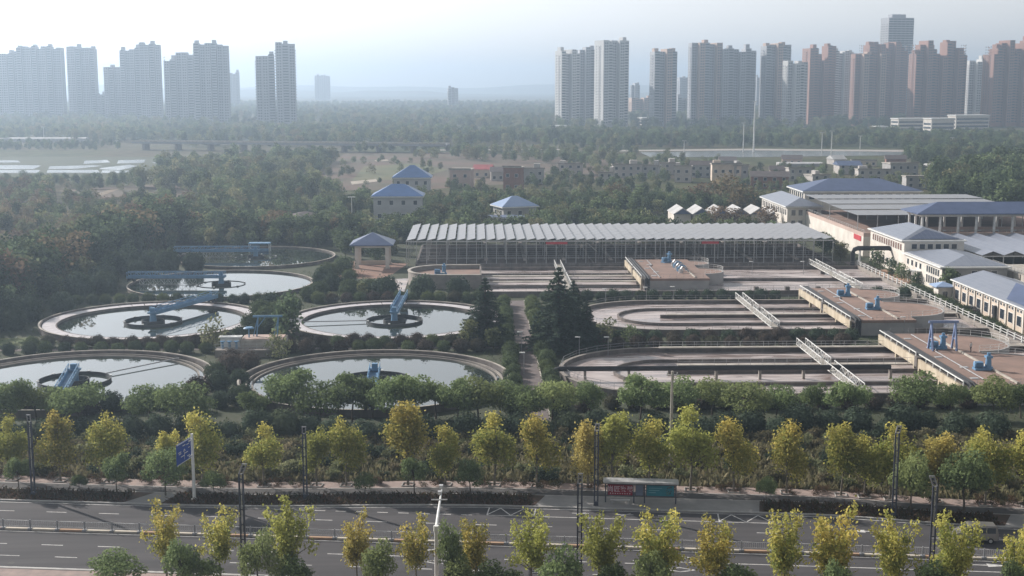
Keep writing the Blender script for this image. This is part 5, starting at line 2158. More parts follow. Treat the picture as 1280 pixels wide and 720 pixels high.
VH = [(575, 236, 26, 23, pink_wall, 'flat', 'pale pink two-storey farmhouse standing alone in the red field'),
      (602, 222, 22, 10, cream_wall, 'red', 'low house under a red sheet roof in the field'),
      (622, 226, 16, 11, village_pale, 'tile', 'small white house between the red roof and the brick house'),
      (640, 238, 22, 28, brick_wall, 'flat', 'tall red brick house beside the grey-blue one'),
      (664, 230, 32, 18, grey_wall, 'flat', 'grey-blue two-storey house right of the brick house'),
      (713, 219, 30, 13, village_pale, 'flat', 'white house alone in the field with a stair head'),
      (757, 231, 18, 14, village_pale, 'flat', 'small bright white house at the edge of the trees'),
      (784, 222, 36, 15, village_pale, 'flat', 'long white house left of the village centre'),
      (812, 222, 22, 14, grey_wall, 'flat', 'narrow grey house beside the long white house'),
      (834, 218, 28, 13, village_pale, 'flat', 'white house near the canal end'),
      (853, 228, 20, 19, village_pale, 'flat', 'tall white house with blank side wall'),
      (880, 222, 34, 15, grey_wall, 'tile', 'grey tiled house behind the russet tree'),
      (908, 231, 36, 25, cream_wall, 'flat', 'large cream house above the russet tree'),
      (926, 231, 18, 23, grey_wall, 'flat', 'grey block attached right of the cream house'),
      (962, 236, 46, 15, brick_wall, 'tile', 'long brown house with tiled roof in the village'),
      (972, 222, 18, 9, pink_wall, 'tile', 'small pink house behind the long brown one'),
      (1000, 226, 28, 15, village_pale, 'flat', 'white three-window house above the blue hall roof'),
      (1026, 233, 22, 13, village_pale, 'flat', 'small white house directly behind the blue hall'),
      (1063, 218, 28, 11, village_pale, 'blue', 'white house with a pale blue roof band'),
      (1093, 227, 40, 14, village_pale, 'flat', 'wide white house right of the blue hall'),
      (1050, 206, 16, 5, village_pale, 'white', 'low white-roofed shed at the far edge of the village'),
      (1080, 208, 30, 7, cream_wall, 'flat', 'long low cream house at the back of the village'),
      (1130, 222, 36, 17, grey_wall, 'flat', 'grey two-storey house left of the large trees'),
      (1150, 236, 34, 14, grey_wall, 'flat', 'green-grey long house beneath the large trees'),
      (1120, 208, 24, 9, brick_wall, 'tile', 'small brown house at the right back of the village'),
      (990, 206, 24, 7, pink_wall, 'tile', 'little pink house among trees behind the village'),
      (910, 208, 20, 6, grey_wall, 'tile', 'little grey house near the canal')]
for (px, py, w, h, wm, rf, lab) in VH:
    village_house(px, py, w, h, wm, rf, lab, rnd.uniform(-0.25, 0.15))
for px, py, wpx, hpx, lab in ((1003, 208, 54, 4, 'long low white shed roof beyond the village, left one'), (1218, 212, 110, 6, 'long curved white greenhouse roof at the right beyond the village'), (40, 178, 130, 5, 'long low pale blue sheds far left beneath the towers'), (330, 162, 34, 4, 'far white hall with rounded roof below the left towers')):
    x, y = P(px, py)
    k = mpp(y)
    t = thing('long_shed', lab, 'shed', (x, y, 0))
    w, h = wpx * k, hpx * k
    m = MB()
    m.box(-w / 2, w / 2, 0, 12, 0, h * 0.7)
    m.build('wall', grey_wall, t)
    m = MB()
    vs, fs = [], []
    for s in (0, 1):
        for q in range(9):
            a = PI * q / 8
            vs.append(((-w / 2 if s == 0 else w / 2), 6 - 6.3 * math.cos(a), h * 0.7 + 0.004 + h * 0.45 * math.sin(a)))
    fs = [(q, q + 1, 9 + q + 1, 9 + q) for q in range(8)] + [tuple(range(9)), tuple(range(17, 8, -1))]
    m.add(vs, fs)
    m.build('roof', white_roof, t)

# elevated road far left
a, b = P(170, 187), P(560, 191)
t = thing('viaduct', 'long low elevated road crossing behind the woods', 'viaduct', (a[0], a[1], 0), math.atan2(b[1] - a[1], b[0] - a[0]))
L = math.hypot(b[0] - a[0], b[1] - a[1])
m = MB()
m.box(0, L, -6, 6, 4.6, 6.0)
m.build('deck', mat('viaduct_concrete', (0.32, 0.33, 0.35), (0.26, 0.27, 0.29), 0.9, 0.05), t)
m = MB()
m.box(0, L, -6.3, -6.0, 6.004, 6.8)
m.box(0, L, 6.0, 6.3, 6.004, 6.8)
m.build('parapet', concrete_pale, t)
pm = MB()
pm.box(-1, 1, -4, 4, 0, 4.596)
pme = pm.mesh('pier', concrete)
k = 8
while k < L:
    link('pier', pme, t, (k, 0, 0))
    k += 25

# tall white masts and far lamp posts
MASTS = [(942, 190, 62, 0.5, 'tall white mast beside the canal'), (929, 190, 36, 0.3, 'grey mast left of the tall white mast'), (1027, 192, 26, 0.28, 'far lamp post right of the tall mast'), (1039, 196, 32, 0.28, 'second far lamp post right of the tall mast'),
         (855, 190, 14, 0.25, 'short far lamp post near the canal, left of the masts'), (1190, 186, 14, 0.25, 'far lamp post below the white school'), (1230, 188, 12, 0.25, 'far lamp post at the right below the school'),
         (1075, 186, 16, 0.25, 'far lamp post below the brick towers'), (55, 175, 16, 0.25, 'far mast below the leftmost towers'), (146, 186, 10, 0.25, 'far mast at the left end of the viaduct')]
for px, py, hpx, r, lab in MASTS:
    x, y = P(px, py)
    k = mpp(y)
    t = thing('mast', lab, 'mast', (x, y, 0), 0, 'far masts and lamp posts')
    m = MB()
    m.tube([(0, 0, 0), (0, 0, hpx * k)], [r * 1.3, r * 0.7], 8)
    m.build('pole', white_paint, t)
    m = MB()
    m.box(-1.4, 1.4, -0.3, 0.3, hpx * k - 0.4, hpx * k + 0.1)
    m.build('head', galv, t)
# lamp with white head among the trees at left
x, y = P(440, 275)
t = thing('lamp_post', 'lamp post with flat white head left of the bright blue house', 'lamp post', (x, y, 0))
m = MB()
m.tube([(0, 0, 0), (0, 0, 8)], [0.14, 0.09], 8)
m.build('pole', white_paint, t)
m = MB()
m.box(-1.3, 1.3, -0.3, 0.3, 7.95, 8.15)
m.build('head', white_paint, t)


# ---------------------------------------------------------------- towers on the skyline
TW = dict(
    grey=mat('tower_grey_render', (0.34, 0.35, 0.37), (0.29, 0.30, 0.32), 0.85, 0.02),
    white=mat('tower_white_render', (0.50, 0.50, 0.49), (0.42, 0.42, 0.42), 0.85, 0.02),
    brick=mat('tower_red_tile', (0.30, 0.175, 0.14), (0.25, 0.15, 0.12), 0.85, 0.02),
    tan=mat('tower_tan_tile', (0.42, 0.31, 0.25), (0.36, 0.27, 0.22), 0.85, 0.02),
)
tower_glass = mat('tower_glass', (0.06, 0.075, 0.10), (0.045, 0.06, 0.08), 0.25, 0.05, 2, spec=0.5)
tower_slab = mat('tower_balcony', (0.55, 0.54, 0.52), (0.46, 0.45, 0.44), 0.8, 0.05)


def tower(x0, x1, top, base, wallk, label, rot=0.0, trim=None, d=17.0, seed=0, bands=False, steps=None):
    rr = random.Random(seed * 31 + 5)
    cx, cy = P((x0 + x1) / 2, base)
    k = mpp(cy)
    W = (x1 - x0) * k
    H = (base - top) * k
    ca, sa = math.cos(rot), abs(math.sin(rot))
    w = max(12.0, (W - d * sa) / ca)
    t = thing('residential_tower', label, 'tower block', (cx, cy, 0), rot, 'towers on the skyline')
    n = max(3, int(round(w / 6.5)))
    bw = w / n
    wm, sl, gl, tr = MB(), MB(), MB(), MB()
    FH = 3.05
    for i in range(n):
        xa, xb = -w / 2 + i * bw, -w / 2 + (i + 1) * bw
        kind = (i + seed) % 3
        off = (-3.2, 0.0, 3.4)[kind] if not bands else 0.0
        hi = H - (0 if steps is None else steps[i % len(steps)]) - rr.choice((0, 1.5, 3.0)) * (0 if bands else 1)
        (tr if (trim and kind == 0) else wm).box(xa, xb, off, d - off * 0.6, 0, hi)
        nf = int((hi - 3) / FH)
        for f in range(nf):
            z = 4.5 + f * FH
            if bands:
                gl.box(xa + 0.3, xb - 0.3, off - 0.12, off - 0.02, z, z + 1.9)
                sl.box(xa, xb, off - 0.9, off - 0.02, z - 0.75, z - 0.25)
            elif kind == 1:
                sl.box(xa + 0.3, xb - 0.3, off - 1.3, off - 0.01, z - 0.5, z + 0.55)
                gl.box(xa + 0.6, xb - 0.6, off - 0.08, off - 0.02, z + 0.56, z + 2.0)
            else:
                gl.box(xa + bw * 0.2, xa + bw * 0.45, off - 0.08, off - 0.02, z, z + 1.6)
                gl.box(xa + bw * 0.58, xa + bw * 0.82, off - 0.08, off - 0.02, z, z + 1.6)
        if kind == 1 and not bands:
            (tr if trim else wm).box(xa + bw * 0.2, xb - bw * 0.1, d * 0.3, d * 0.8, hi + 0.01, hi + rr.uniform(2.5, 5.0))
    for s in (-1, 1):
        xs = s * w / 2
        for f in range(int((H - 8) / FH)):
            z = 4.5 + f * FH
            for yy in (0.22, 0.55, 0.8):
                a, b = (xs - 0.08, xs - 0.02) if s < 0 else (xs + 0.02, xs + 0.08)
                gl.box(a, b, d * yy - 0.7, d * yy + 0.7, z, z + 1.5)
            if bands:
                a, b = (xs - 0.9, xs - 0.02) if s < 0 else (xs + 0.02, xs + 0.9)
                sl.box(a, b, 0, d, z - 0.75, z - 0.25)
            else:
                a, b = (xs - 1.1, xs - 0.01) if s < 0 else (xs + 0.01, xs + 1.1)
                sl.box(a, b, d * 0.36, d * 0.46, z - 0.5, z + 0.5)
    if bands:
        wm.box(-w * 0.3, w * 0.25, d * 0.25, d * 0.75, H + 0.01, H + 4.5)
    wm.build('wall', TW[wallk], t)
    if tr.v:
        tr.build('projecting_bay', TW[trim], t)
    gl.build('window', tower_glass, t, kind='stuff')
    if sl.v:
        sl.build('balcony', tower_slab if wallk == 'white' or bands else TW[wallk], t, kind='stuff')
    return t


TOWERS = [(-14, 27, 68, 151, 'grey', 'hazy grey tower slab at the left edge of the skyline', 0.1, None),
          (26, 80, 62, 151, 'grey', 'wide hazy grey tower, second slab from the left', 0.1, None),
          (87, 121, 62, 150, 'grey', 'slim flat-topped hazy tower standing alone at left', 0.05, None),
          (133, 156, 85, 151, 'grey', 'shorter hazy tower left of the stepped pair', 0.05, None),
          (153, 178, 64, 152, 'grey', 'left half of the stepped hazy tower pair', 0.1, None),
          (177, 203, 57, 153, 'grey', 'taller right half of the stepped hazy tower pair', 0.1, None),
          (208, 244, 66, 155, 'grey', 'hazy grey tower with higher right shoulder', 0.1, None),
          (245, 288, 58, 157, 'grey', 'broad grey tower right of the shouldered one', 0.12, None),
          (321, 346, 70, 158, 'grey', 'lower left block of the dark twin tower', 0.15, None),
          (346, 372, 57, 158, 'grey', 'taller right block of the dark twin tower', 0.15, None),
          (698, 728, 65, 157, 'white', 'white balconied tower, leftmost of the right-hand skyline', 0.38, None),
          (724, 750, 62, 156, 'grey', 'blue-grey tower behind the white balconied pair', 0.1, None),
          (748, 789, 54, 159, 'white', 'taller white balconied tower with stepped crown', 0.38, None),
          (815, 847, 64, 158, 'grey', 'narrow grey tower with tan left edge standing alone', 0.15, 'tan'),
          (862, 902, 55, 157, 'grey', 'left part of the wide grey and tan tower slab', 0.15, 'tan'),
          (900, 945, 60, 157, 'grey', 'right part of the wide grey and tan tower slab', 0.05, None),
          (953, 990, 57, 157, 'grey', 'grey tower with tan left edge before the brick towers', 0.15, 'tan'),
          (981, 1013, 78, 159, 'white', 'shorter pale tower in front of the grey and brick towers', 0.25, None),
          (1006, 1046, 60, 155, 'brick', 'brick-red stepped tower, leftmost of the red ones', 0.15, None),
          (1040, 1076, 66, 151, 'white', 'pale gridded slab block between red towers', 0.0, None),
          (1065, 1106, 68, 157, 'brick', 'brick-red tower in front of the tall banded tower', 0.15, 'tan'),
          (1074, 1136, 52, 153, 'brick', 'broad brick-red tower below the tallest tower', 0.15, None),
          (1138, 1208, 52, 157, 'brick', 'widest brick-red tower with tiered crown', 0.12, None),
          (1209, 1238, 76, 153, 'white', 'pale tower between two red towers at right', 0.0, None),
          (1232, 1290, 53, 158, 'brick', 'brick-red tower at the right edge of the skyline', 0.15, None)]
for i, (a, b, tp, bs, c, lab, rot, trim) in enumerate(TOWERS):
    steps = {1138: (15, 3, 0, 8, 16), 1074: (14, 4, 0, 6), 1006: (0, 0, 8, 14), 1232: (14, 6, 0, 0), 698: (0, 3), 208: (10, 8, 0, 0), 900: (4, 0, 4)}.get(a)
    tower(a, b, tp, bs, c, lab, rot + (0.04 if a > 800 else 0), trim, seed=i, steps=steps)
tower(1103, 1140, 26, 150, 'grey', 'tallest tower with white floor bands and open top', 0.2, None, 22, 90, True)
for i, (a, b, tp, bs, lab) in enumerate(((287, 300, 92, 135, 'faint small tower right of the broad grey tower'), (394, 413, 95, 125, 'faint lone block far off left of centre'), (560, 573, 110, 137, 'faint squat tower near the centre horizon'), (121, 131, 118, 150, 'low dim block between the left towers'),
                                        (788, 815, 123, 147, 'dim brownish block between the white and grey towers'), (846, 864, 121, 148, 'dim block left of the wide slab'), (789, 800, 105, 140, 'faint tower far behind the brownish block'), (848, 862, 98, 138, 'faint tower far behind the dim block'), (945, 953, 96, 138, 'faint tower in the gap before the brick towers'))):
    tower(a, b, tp, bs, 'grey' if i != 4 else 'tan', lab, 0.1, None, 16, 50 + i)
# white school complex below the right towers
for px, py, wpx, hpx, lab in ((1142, 164, 46, 15, 'white terraced school block, left wing'), (1178, 167, 34, 18, 'white terraced school block, middle wing'), (1215, 165, 50, 20, 'white terraced school block, right wing'), (1104, 169, 12, 10, 'small white block left of the school'), (812, 156, 20, 8, 'low pale block at the foot of the narrow tower'), (700, 165, 18, 7, 'small white house below the white towers'), (1236, 155, 28, 14, 'upper tier of the white school')):
    x, y = P(px, py)
    k = mpp(y)
    t = thing('white_block', lab, 'building', (x, y, 0), 0.25)
    w, h = wpx * k * 0.95, hpx * k
    m = MB()
    m.box(-w / 2, w / 2, 0, 14, 0, h)
    m.build('wall', white_wall, t)
    m = MB()
    m.box(-w / 2 - 0.6, w / 2 + 0.6, -0.6, 14.6, h + 0.01, h + 0.8)
    m.build('roof', white_paint, t)
    m = MB()
    nf = max(1, int(h / 3.6))
    for f in range(nf):
        m.box(-w / 2 + 1, w / 2 - 1, -0.1, -0.02, 1 + f * 3.6, 2.8 + f * 3.6)
        m.box(-w / 2 - 0.1, -w / 2 - 0.02, 1, 13, 1 + f * 3.6, 2.8 + f * 3.6)
    m.build('window_band', tower_glass, t, kind='stuff')
    m = MB()
    for f in range(nf + 1):
        m.box(-w / 2 - 0.5, w / 2 + 0.5, -0.5, -0.11, f * 3.6, 0.4 + f * 3.6)
    m.build('balcony', white_paint, t, kind='stuff')


# ---------------------------------------------------------------- street trees
def proj(x, y, z=0.0):
    """photo pixel of a place (used to read positions off the survey)"""
    cy, sy = math.cos(YAW), math.sin(YAW)
    r, f = x * cy - y * sy, x * sy + y * cy
    cp, sp = math.cos(PITCH), math.sin(PITCH)
    dz = z - CAM_H
    depth, up = f * cp - dz * sp, f * sp + dz * cp
    return 640 + FPX * r / depth, 360 - FPX * up / depth


def on_line(px, fn, u0=-140, u1=140):
    """the point fn(u) of a line on the ground that stands at photo column px"""
    for _ in range(50):
        um = (u0 + u1) / 2
        if proj(*fn(um))[0] < px:
            u0 = um
        else:
            u1 = um
    return fn(um)


def height_for(x, y, top):
    by = proj(x, y)[1]
    return (by - top) * CAM_H / (by - 105)


FAR = [(16, 518, 'y'), (76, 514, 'g'), (136, 513, 'y'), (211, 538, 'y'), (253, 512, 'y'), (330, 528, 'y'), (396, 533, 'y'), (433, 517, 'y'), (510, 503, 'g'), (557, 531, 'y'), (618, 515, 'y'), (671, 512, 'g'), (735, 523, 'g'), (766, 516, 'y'),
       (811, 519, 'y'), (863, 507, 'y'), (917, 517, 'g'), (983, 523, 'g'), (1051, 530, 'y'), (1080, 540, 'y'), (1112, 528, 'y'), (1171, 535, 'g'), (1231, 531, 'y'), (1283, 540, 'y')]
vis = [f for f in FAR]
pit = MB()
pit.ring(0, 0, 0.85, 0.97, 0, 0.12, 4, PI / 4, PI / 4 + 2 * PI)
pit_me = pit.mesh('tree_pit', kerb_m)
for i, (px, top, c) in enumerate(FAR):
    x, y = on_line(px, lambda u: R(u, VK(u) + 7.6))
    h = height_for(x, y, top) * 1.02
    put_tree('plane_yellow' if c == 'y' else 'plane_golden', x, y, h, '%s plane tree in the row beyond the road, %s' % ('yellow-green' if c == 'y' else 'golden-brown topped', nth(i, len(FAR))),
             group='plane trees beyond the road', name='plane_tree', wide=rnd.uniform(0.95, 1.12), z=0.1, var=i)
    link('tree_pit', pit_me, None, (x, y, 0.115), TH, label='pale stone tree pit beyond the road, %s' % nth(i, len(FAR)), category='tree pit', group='tree pits beyond the road')
NEAR = [(209, 619, 'g'), (276, 632, 'y'), (364, 617, 'y'), (447, 636, 'g'), (521, 640, 'g'), (592, 641, 'g'), (664, 636, 'y'), (750, 630, 'y'), (820, 632, 'y'), (892, 640, 'g'), (976, 633, 'y'), (1040, 627, 'g'), (1116, 634, 'y'), (1192, 637, 'y'), (1276, 645, 'y')]
for i, (px, top, c) in enumerate(NEAR):
    x, y = on_line(px, lambda u: R(u, -13.4))
    h = height_for(x, y, top)
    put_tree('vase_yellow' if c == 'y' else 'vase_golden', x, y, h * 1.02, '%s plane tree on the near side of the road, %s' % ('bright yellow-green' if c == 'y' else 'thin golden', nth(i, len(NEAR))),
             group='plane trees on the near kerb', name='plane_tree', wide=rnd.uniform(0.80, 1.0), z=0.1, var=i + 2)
LOW = [(147, 684, 1.3), (230, 664, 0.9), (250, 690, 1.0), (324, 650, 0.9), (366, 690, 1.1), (474, 668, 1.0), (562, 640, 0.7), (575, 684, 0.9), (622, 696, 1.1), (702, 672, 1.0), (766, 696, 0.8), (812, 682, 1.1), (924, 697, 1.1), (1046, 690, 0.8), (1166, 696, 1.1), (1262, 690, 0.9)]
for i, (px, top, w) in enumerate(LOW):
    x, y = on_line(px, lambda u: R(u, -15.6 - 1.5 * (i % 2)))
    h = height_for(x, y, top)
    put_tree('near_green', x, y, h, 'low green tree below the near plane trees, %s' % nth(i, len(LOW)), group='low green trees at the bottom edge', name='street_tree', wide=min(1.6, w * 5.2 / h), z=0.1)
SMALL = [(24, 566), (100, 588), (146, 562), (207, 556), (268, 586), (456, 586), (518, 566), (588, 572), (1138, 566), (1205, 560), (958, 594)]
for i, (px, top) in enumerate(SMALL):
    x, y = on_line(px, lambda u: R(u, VK(u) + 3.2))
    h = height_for(x, y, top)
    put_tree('street_green', x, y, h, 'small dark green tree in the strip behind the far kerb, %s' % nth(i, len(SMALL)), group='small trees in the planting strip', name='street_tree', wide=rnd.uniform(0.7, 0.9), z=0.1)

# round-headed green trees along the front of the works
GREEN = [(12, 468), (46, 472), (74, 476), (100, 466), (186, 474), (208, 480), (232, 474), (318, 484), (362, 456), (400, 468), (440, 462), (466, 470), (492, 460), (520, 468), (545, 466), (572, 470), (598, 466), (626, 472), (652, 474), (690, 470), (736, 474), (800, 464), (848, 470), (890, 470), (931, 472), (970, 474), (1016, 478), (1060, 470), (1143, 463), (1188, 474), (1240, 470), (1276, 476)]
for i, (px, top) in enumerate(GREEN):
    x, y = on_line(px, lambda u: (u, 179.5 + 2.0 * ((i * 7) % 3 - 1)))
    h = height_for(x, y, top)
    put_tree('street_green', x, y, h, 'round-headed green tree in the row before the tanks, %s' % nth(i, len(GREEN)), group='green trees along the front of the works', name='broadleaf_tree', wide=rnd.uniform(0.98, 1.15))

# dark rounded shrubs at the top of the verge
nH = 39
for i in range(nH):
    x = -64 + i * 3.5
    put_ball('hedge', x + rnd.uniform(-0.6, 0.6), 171.5 + rnd.uniform(-2.2, 2.2), rnd.uniform(1.5, 2.2), 'dark rounded shrub in the hedge above the verge, %s' % nth(i, nH), 'dark shrubs above the verge', name='hedge_shrub')
for i in range(17):
    put_ball('maroon', 16 + i * 3.5 + rnd.uniform(-0.4, 0.4), 186.2 + rnd.uniform(-0.7, 0.7), rnd.uniform(1.2, 1.6), 'maroon clipped shrub before the nearest basin, %s' % nth(i, 17), 'maroon shrubs before the nearest basin')

# verge: dry grass, wild bushes; ground cover in the planting strip
vr = np.random.default_rng(3)
pts = []
for _ in range(30000):
    u = vr.uniform(-85, 85)
    v0 = VK(u) + 9.3
    x, y0 = R(u, v0)
    y = vr.uniform(y0, 171)
    pts.append((x, y, 0.0))
blade_field('verge_grass', 'dry brown and green grass on the verge', 'grass', pts, 0.65, LEAF['dry'], 4)
pts = []
for _ in range(520):
    u = vr.uniform(-85, 85)
    x, y0 = R(u, VK(u) + 10)
    y = y0 + (170 - y0) * vr.random() ** 0.8
    pts.append((x, y, 0.0, vr.uniform(0.5, 1.5), int(vr.integers(0, 7))))
scatter_stuff('verge_bushes', 'tangle of wild bushes on the verge', 'bushes', pts, BUSH['dry'] + BUSH['scrub'] + BUSH['hedge'])
pts = []
for _ in range(15000):
    u = vr.uniform(-90, 90)
    if -41.5 < u < -36.5 or 4.6 < u < 30.6 or u > 55.5:
        continue
    x, y = R(u, VK(u) + vr.uniform(0.45, 4.1))
    pts.append((x, y, 0.1))
blade_field('ground_cover', 'low reddish ground cover in the strip behind the kerb', 'ground cover', pts, 0.34, LEAF['cover'], 5, None, 0.7)
pts = []
for _ in range(150):
    u = vr.uniform(-90, 90)
    x, y = R(u, VK(u) + vr.uniform(6.9, 8.9))
    pts.append((x, y, 0.1, vr.uniform(0.35, 0.7), int(vr.integers(0, 2))))
scatter_stuff('pavement_shrubs', 'bare little shrubs along the paving', 'bushes', pts, BUSH['cover'])
pts = []
for _ in range(26000):
    x, y = vr.uniform(-105, 103), vr.uniform(176, 332)
    if any((x - a) ** 2 + (y - b) ** 2 < 22.2 ** 2 for a, b in ((-64, 257.5), (-16.3, 257), (-16.1, 204), (-63.7, 205), (-60, 307), (-60, 356))):
        continue
    if x > 12.5 and (188 < y < 227 or 240.5 < y < 279 or y > 287.5) or 6.2 < x < 11 or x > 97 or (-27 < x < 12 and y > 295) or (231 < y < 233.6 and x < 6):
        continue
    pts.append((x, y, 0.0))
blade_field('bed_ground_cover', 'low green ground cover between the tanks', 'ground cover', pts, 0.3, LEAF['shrub'], 6, None, 0.8)


# ---------------------------------------------------------------- clipped shrubs
def ball_row(pts, kinds, rmin, rmax, what, group, depth=False):
    for i, (x, y) in enumerate(pts):
        w = nth(i, len(pts))
        if depth:
            w = w.replace('leftmost', 'nearest the road').replace('rightmost', 'farthest from the road').replace('from the left', 'from the near end').replace('from the right', 'from the far end')
        k = rnd.choice(kinds)
        put_ball(k, x + rnd.uniform(-0.35, 0.35), y + rnd.uniform(-0.35, 0.35), rnd.uniform(rmin, rmax), '%s clipped shrub %s, %s' % ({'shrub': 'green', 'maroon': 'maroon', 'hedge': 'dark green'}[k], what, w), group, sq=rnd.uniform(1.0, 1.15))


ball_row([(-82 + 3.1 * k, 229.0) for k in range(13)], ['shrub', 'shrub', 'hedge'], 1.05, 1.3, 'before the upper left tank, front row', 'shrubs between the left tanks')
ball_row([(-80 + 2.9 * k, 234.6) for k in range(12)], ['shrub', 'maroon', 'maroon'], 1.05, 1.4, 'before the upper left tank, back row', 'shrubs between the left tanks')
ball_row([(-33 + 3.0 * k, 228.6) for k in range(12)], ['maroon', 'maroon', 'shrub'], 1.1, 1.45, 'before the cedar tank, front row', 'shrubs between the middle tanks')
ball_row([(-34 + 2.9 * k, 234.4) for k in range(12)], ['shrub', 'maroon'], 1.1, 1.45, 'before the cedar tank, back row', 'shrubs between the middle tanks')
ball_row([(-86 + 3.0 * k, 282.2) for k in range(16)], ['shrub', 'hedge'], 1.1, 1.5, 'behind the upper left round tank', 'shrubs behind the upper tanks')
ball_row([(-34 + 2.9 * k, 282.0) for k in range(13)], ['shrub', 'shrub', 'maroon'], 1.2, 1.6, 'behind the cedar tank', 'shrubs behind the upper tanks')
ball_row([(5.7, 181 + 3.1 * k) for k in range(32)], ['shrub'], 1.1, 1.5, 'left of the path', 'shrubs along the path', True)
ball_row([(11.7, 181 + 3.1 * k) for k in range(32)], ['shrub'], 1.1, 1.5, 'right of the path', 'shrubs along the path', True)
ball_row([(22 + 3.4 * k, 231.0) for k in range(14)], ['maroon'], 1.2, 1.5, 'between the rounded basins, front row', 'maroon shrubs between the basins')
ball_row([(20 + 3.3 * k, 236.6) for k in range(16)], ['maroon', 'hedge'], 1.2, 1.5, 'between the rounded basins, back row', 'maroon shrubs between the basins')
ball_row([(15 + 3.0 * k, 283.6) for k in range(18)], ['hedge'], 1.15, 1.4, 'before the straight channels', 'shrubs before the straight channels')
ball_row([(88 + 0.1 * k, 283.4) for k in (0, 30, 60)], ['hedge'], 1.3, 1.6, 'behind the middle platform', 'shrubs before the straight channels')
ball_row([(99.3, 243 + 3.0 * k) for k in range(17)], ['hedge', 'shrub'], 1.15, 1.5, 'along the white railing', 'shrubs along the service road', True)
ball_row([(-41 + 2.5 * (k % 3 - 1), 238 + 4.2 * k) for k in range(10)], ['hedge', 'shrub'], 1.5, 2.3, 'between the upper round tanks', 'shrubs between the upper tanks', True)
ball_row([(-40 + 2.2 * (k % 3 - 1), 196 + 4.0 * k) for k in range(7)], ['maroon', 'hedge'], 1.4, 2.0, 'between the lower round tanks', 'shrubs between the lower tanks', True)
ball_row([(-88, 290), (-85, 298), (-87, 306), (-84, 322), (-88, 330), (-78, 332), (-72, 333), (-84, 338), (-86, 346), (-86, 270), (-90, 262), (-90, 252)], ['hedge'], 2.2, 3.4, 'left of the far round tanks', 'large domed shrubs by the far tanks', True)
ball_row([(-35, 292), (-33, 300), (-36, 308), (-30, 312), (-36, 318), (-33, 326), (-28, 288), (-24, 292), (-20, 288), (-12, 290), (-4, 291), (-37, 285)], ['hedge', 'shrub'], 1.6, 2.8, 'right of the far round tanks', 'shrubs right of the far tanks', True)

ball_row([(-68 + 3.0 * k, 186.0 + 1.0 * (k % 2)) for k in range(6)] + [(-50 + 3.0 * k, 187 + 2.0 * (k % 3)) for k in range(8)], ['hedge', 'maroon'], 1.3, 1.9, 'before the lower round tanks', 'shrubs before the lower tanks')

# cedars by the path and trees between the tanks
for x, y, h, lab in ((1.6, 236.0, 12.4, 'tall dark cedar left of the path'), (14.6, 229.8, 15.2, 'tallest dark cedar right of the path'), (17.6, 235.0, 12.0, 'dark cedar behind the tallest cedar'), (19.6, 230.0, 9.0, 'shorter dark cedar at the right foot of the tallest')):
    put_tree('cedar', x, y, h, lab, 'conifer', 'cedars by the path', 'cedar_tree', wide=1.5)
for x, y, h, w, lab, k in ((-34.5, 236, 9.5, 1.0, 'dense dark tree between the two upper round tanks', 'dark'), (-47, 231.0, 6.0, 1.0, 'pale green tree in front of the upper left round tank', 'scrub'), (-34, 223, 5.0, 1.1, 'pale bushy tree at the valve station', 'scrub'),
                         (3.0, 229.0, 4.6, 1.2, 'bushy tree at the foot of the left cedar', 'wood'), (-1.5, 233.0, 5.0, 1.2, 'bushy olive tree beside the left cedar', 'scrub'), (23.5, 236.5, 4.4, 1.3, 'low olive tree right of the cedars', 'scrub'), (28.0, 233.0, 3.8, 1.2, 'low bushy tree at the end of the middle basin', 'wood'),
                         (107.5, 291.5, 6.2, 1.1, 'green tree at the corner of the operations building', 'wood'), (102.5, 300, 3.8, 1.0, 'small round tree on the lawn by the operations building', 'dark'), (102.0, 309, 4.6, 0.9, 'second small tree before the operations building', 'wood'),
                         (102.5, 318, 4.6, 0.9, 'third small tree before the operations building', 'dark'), (101.5, 327, 5.5, 1.0, 'tree behind the pipe arch', 'wood'), (-25.0, 284.5, 4.2, 1.0, 'bare-looking small tree behind the cedar tank', 'scrub')):
    put_tree(k, x, y, h, lab, wide=w)

# little lamps and a cabinet in the works
for i, (px, py) in enumerate(((757, 382), (808, 380), (842, 379), (760, 447), (724, 447), (1130, 420), (652, 440), (655, 468), (555, 360), (1004, 345), (940, 345), (1180, 372))):
    x, y = P(px, py)
    t = thing('garden_lamp', 'slim lamp with a white head ' + ('by the rounded end of the middle basin, leftmost', 'by the middle basin, second from the cedar', 'by the middle basin, third from the cedar', 'by the rounded end of the nearest basin, right one', 'by the rounded end of the nearest basin, left one', 'beside the nearest platform', 'on the path beside the left cedar', 'on the path near the street trees', 'before the rounded platform wall', 'at the right end of the straight channels', 'at the middle of the straight channels', 'on the lawn of the operations building')[i], 'lamp', (x, y, 0), 0, 'small lamps in the works')
    m = MB()
    m.tube([(0, 0, 0), (0, 0, 3.6)], [0.06, 0.045], 6)
    m.build('pole', steel_grey, t)
    m = MB()
    m.box(-0.75, 0.15, -0.16, 0.16, 3.58, 3.72)
    m.build('head', white_paint, t)
x, y = P(1246, 402)
t = thing('black_cabinet', 'black upright cabinet before the cream pump house', 'cabinet', (x, y, 0))
m = MB()
m.box(-0.8, 0.8, -0.5, 0.5, 0.15, 3.2)
m.build('body', black_pipe, t)
m = MB()
m.box(-0.9, 0.9, -0.6, 0.6, 0, 0.146)
m.build('plinth', concrete, t)

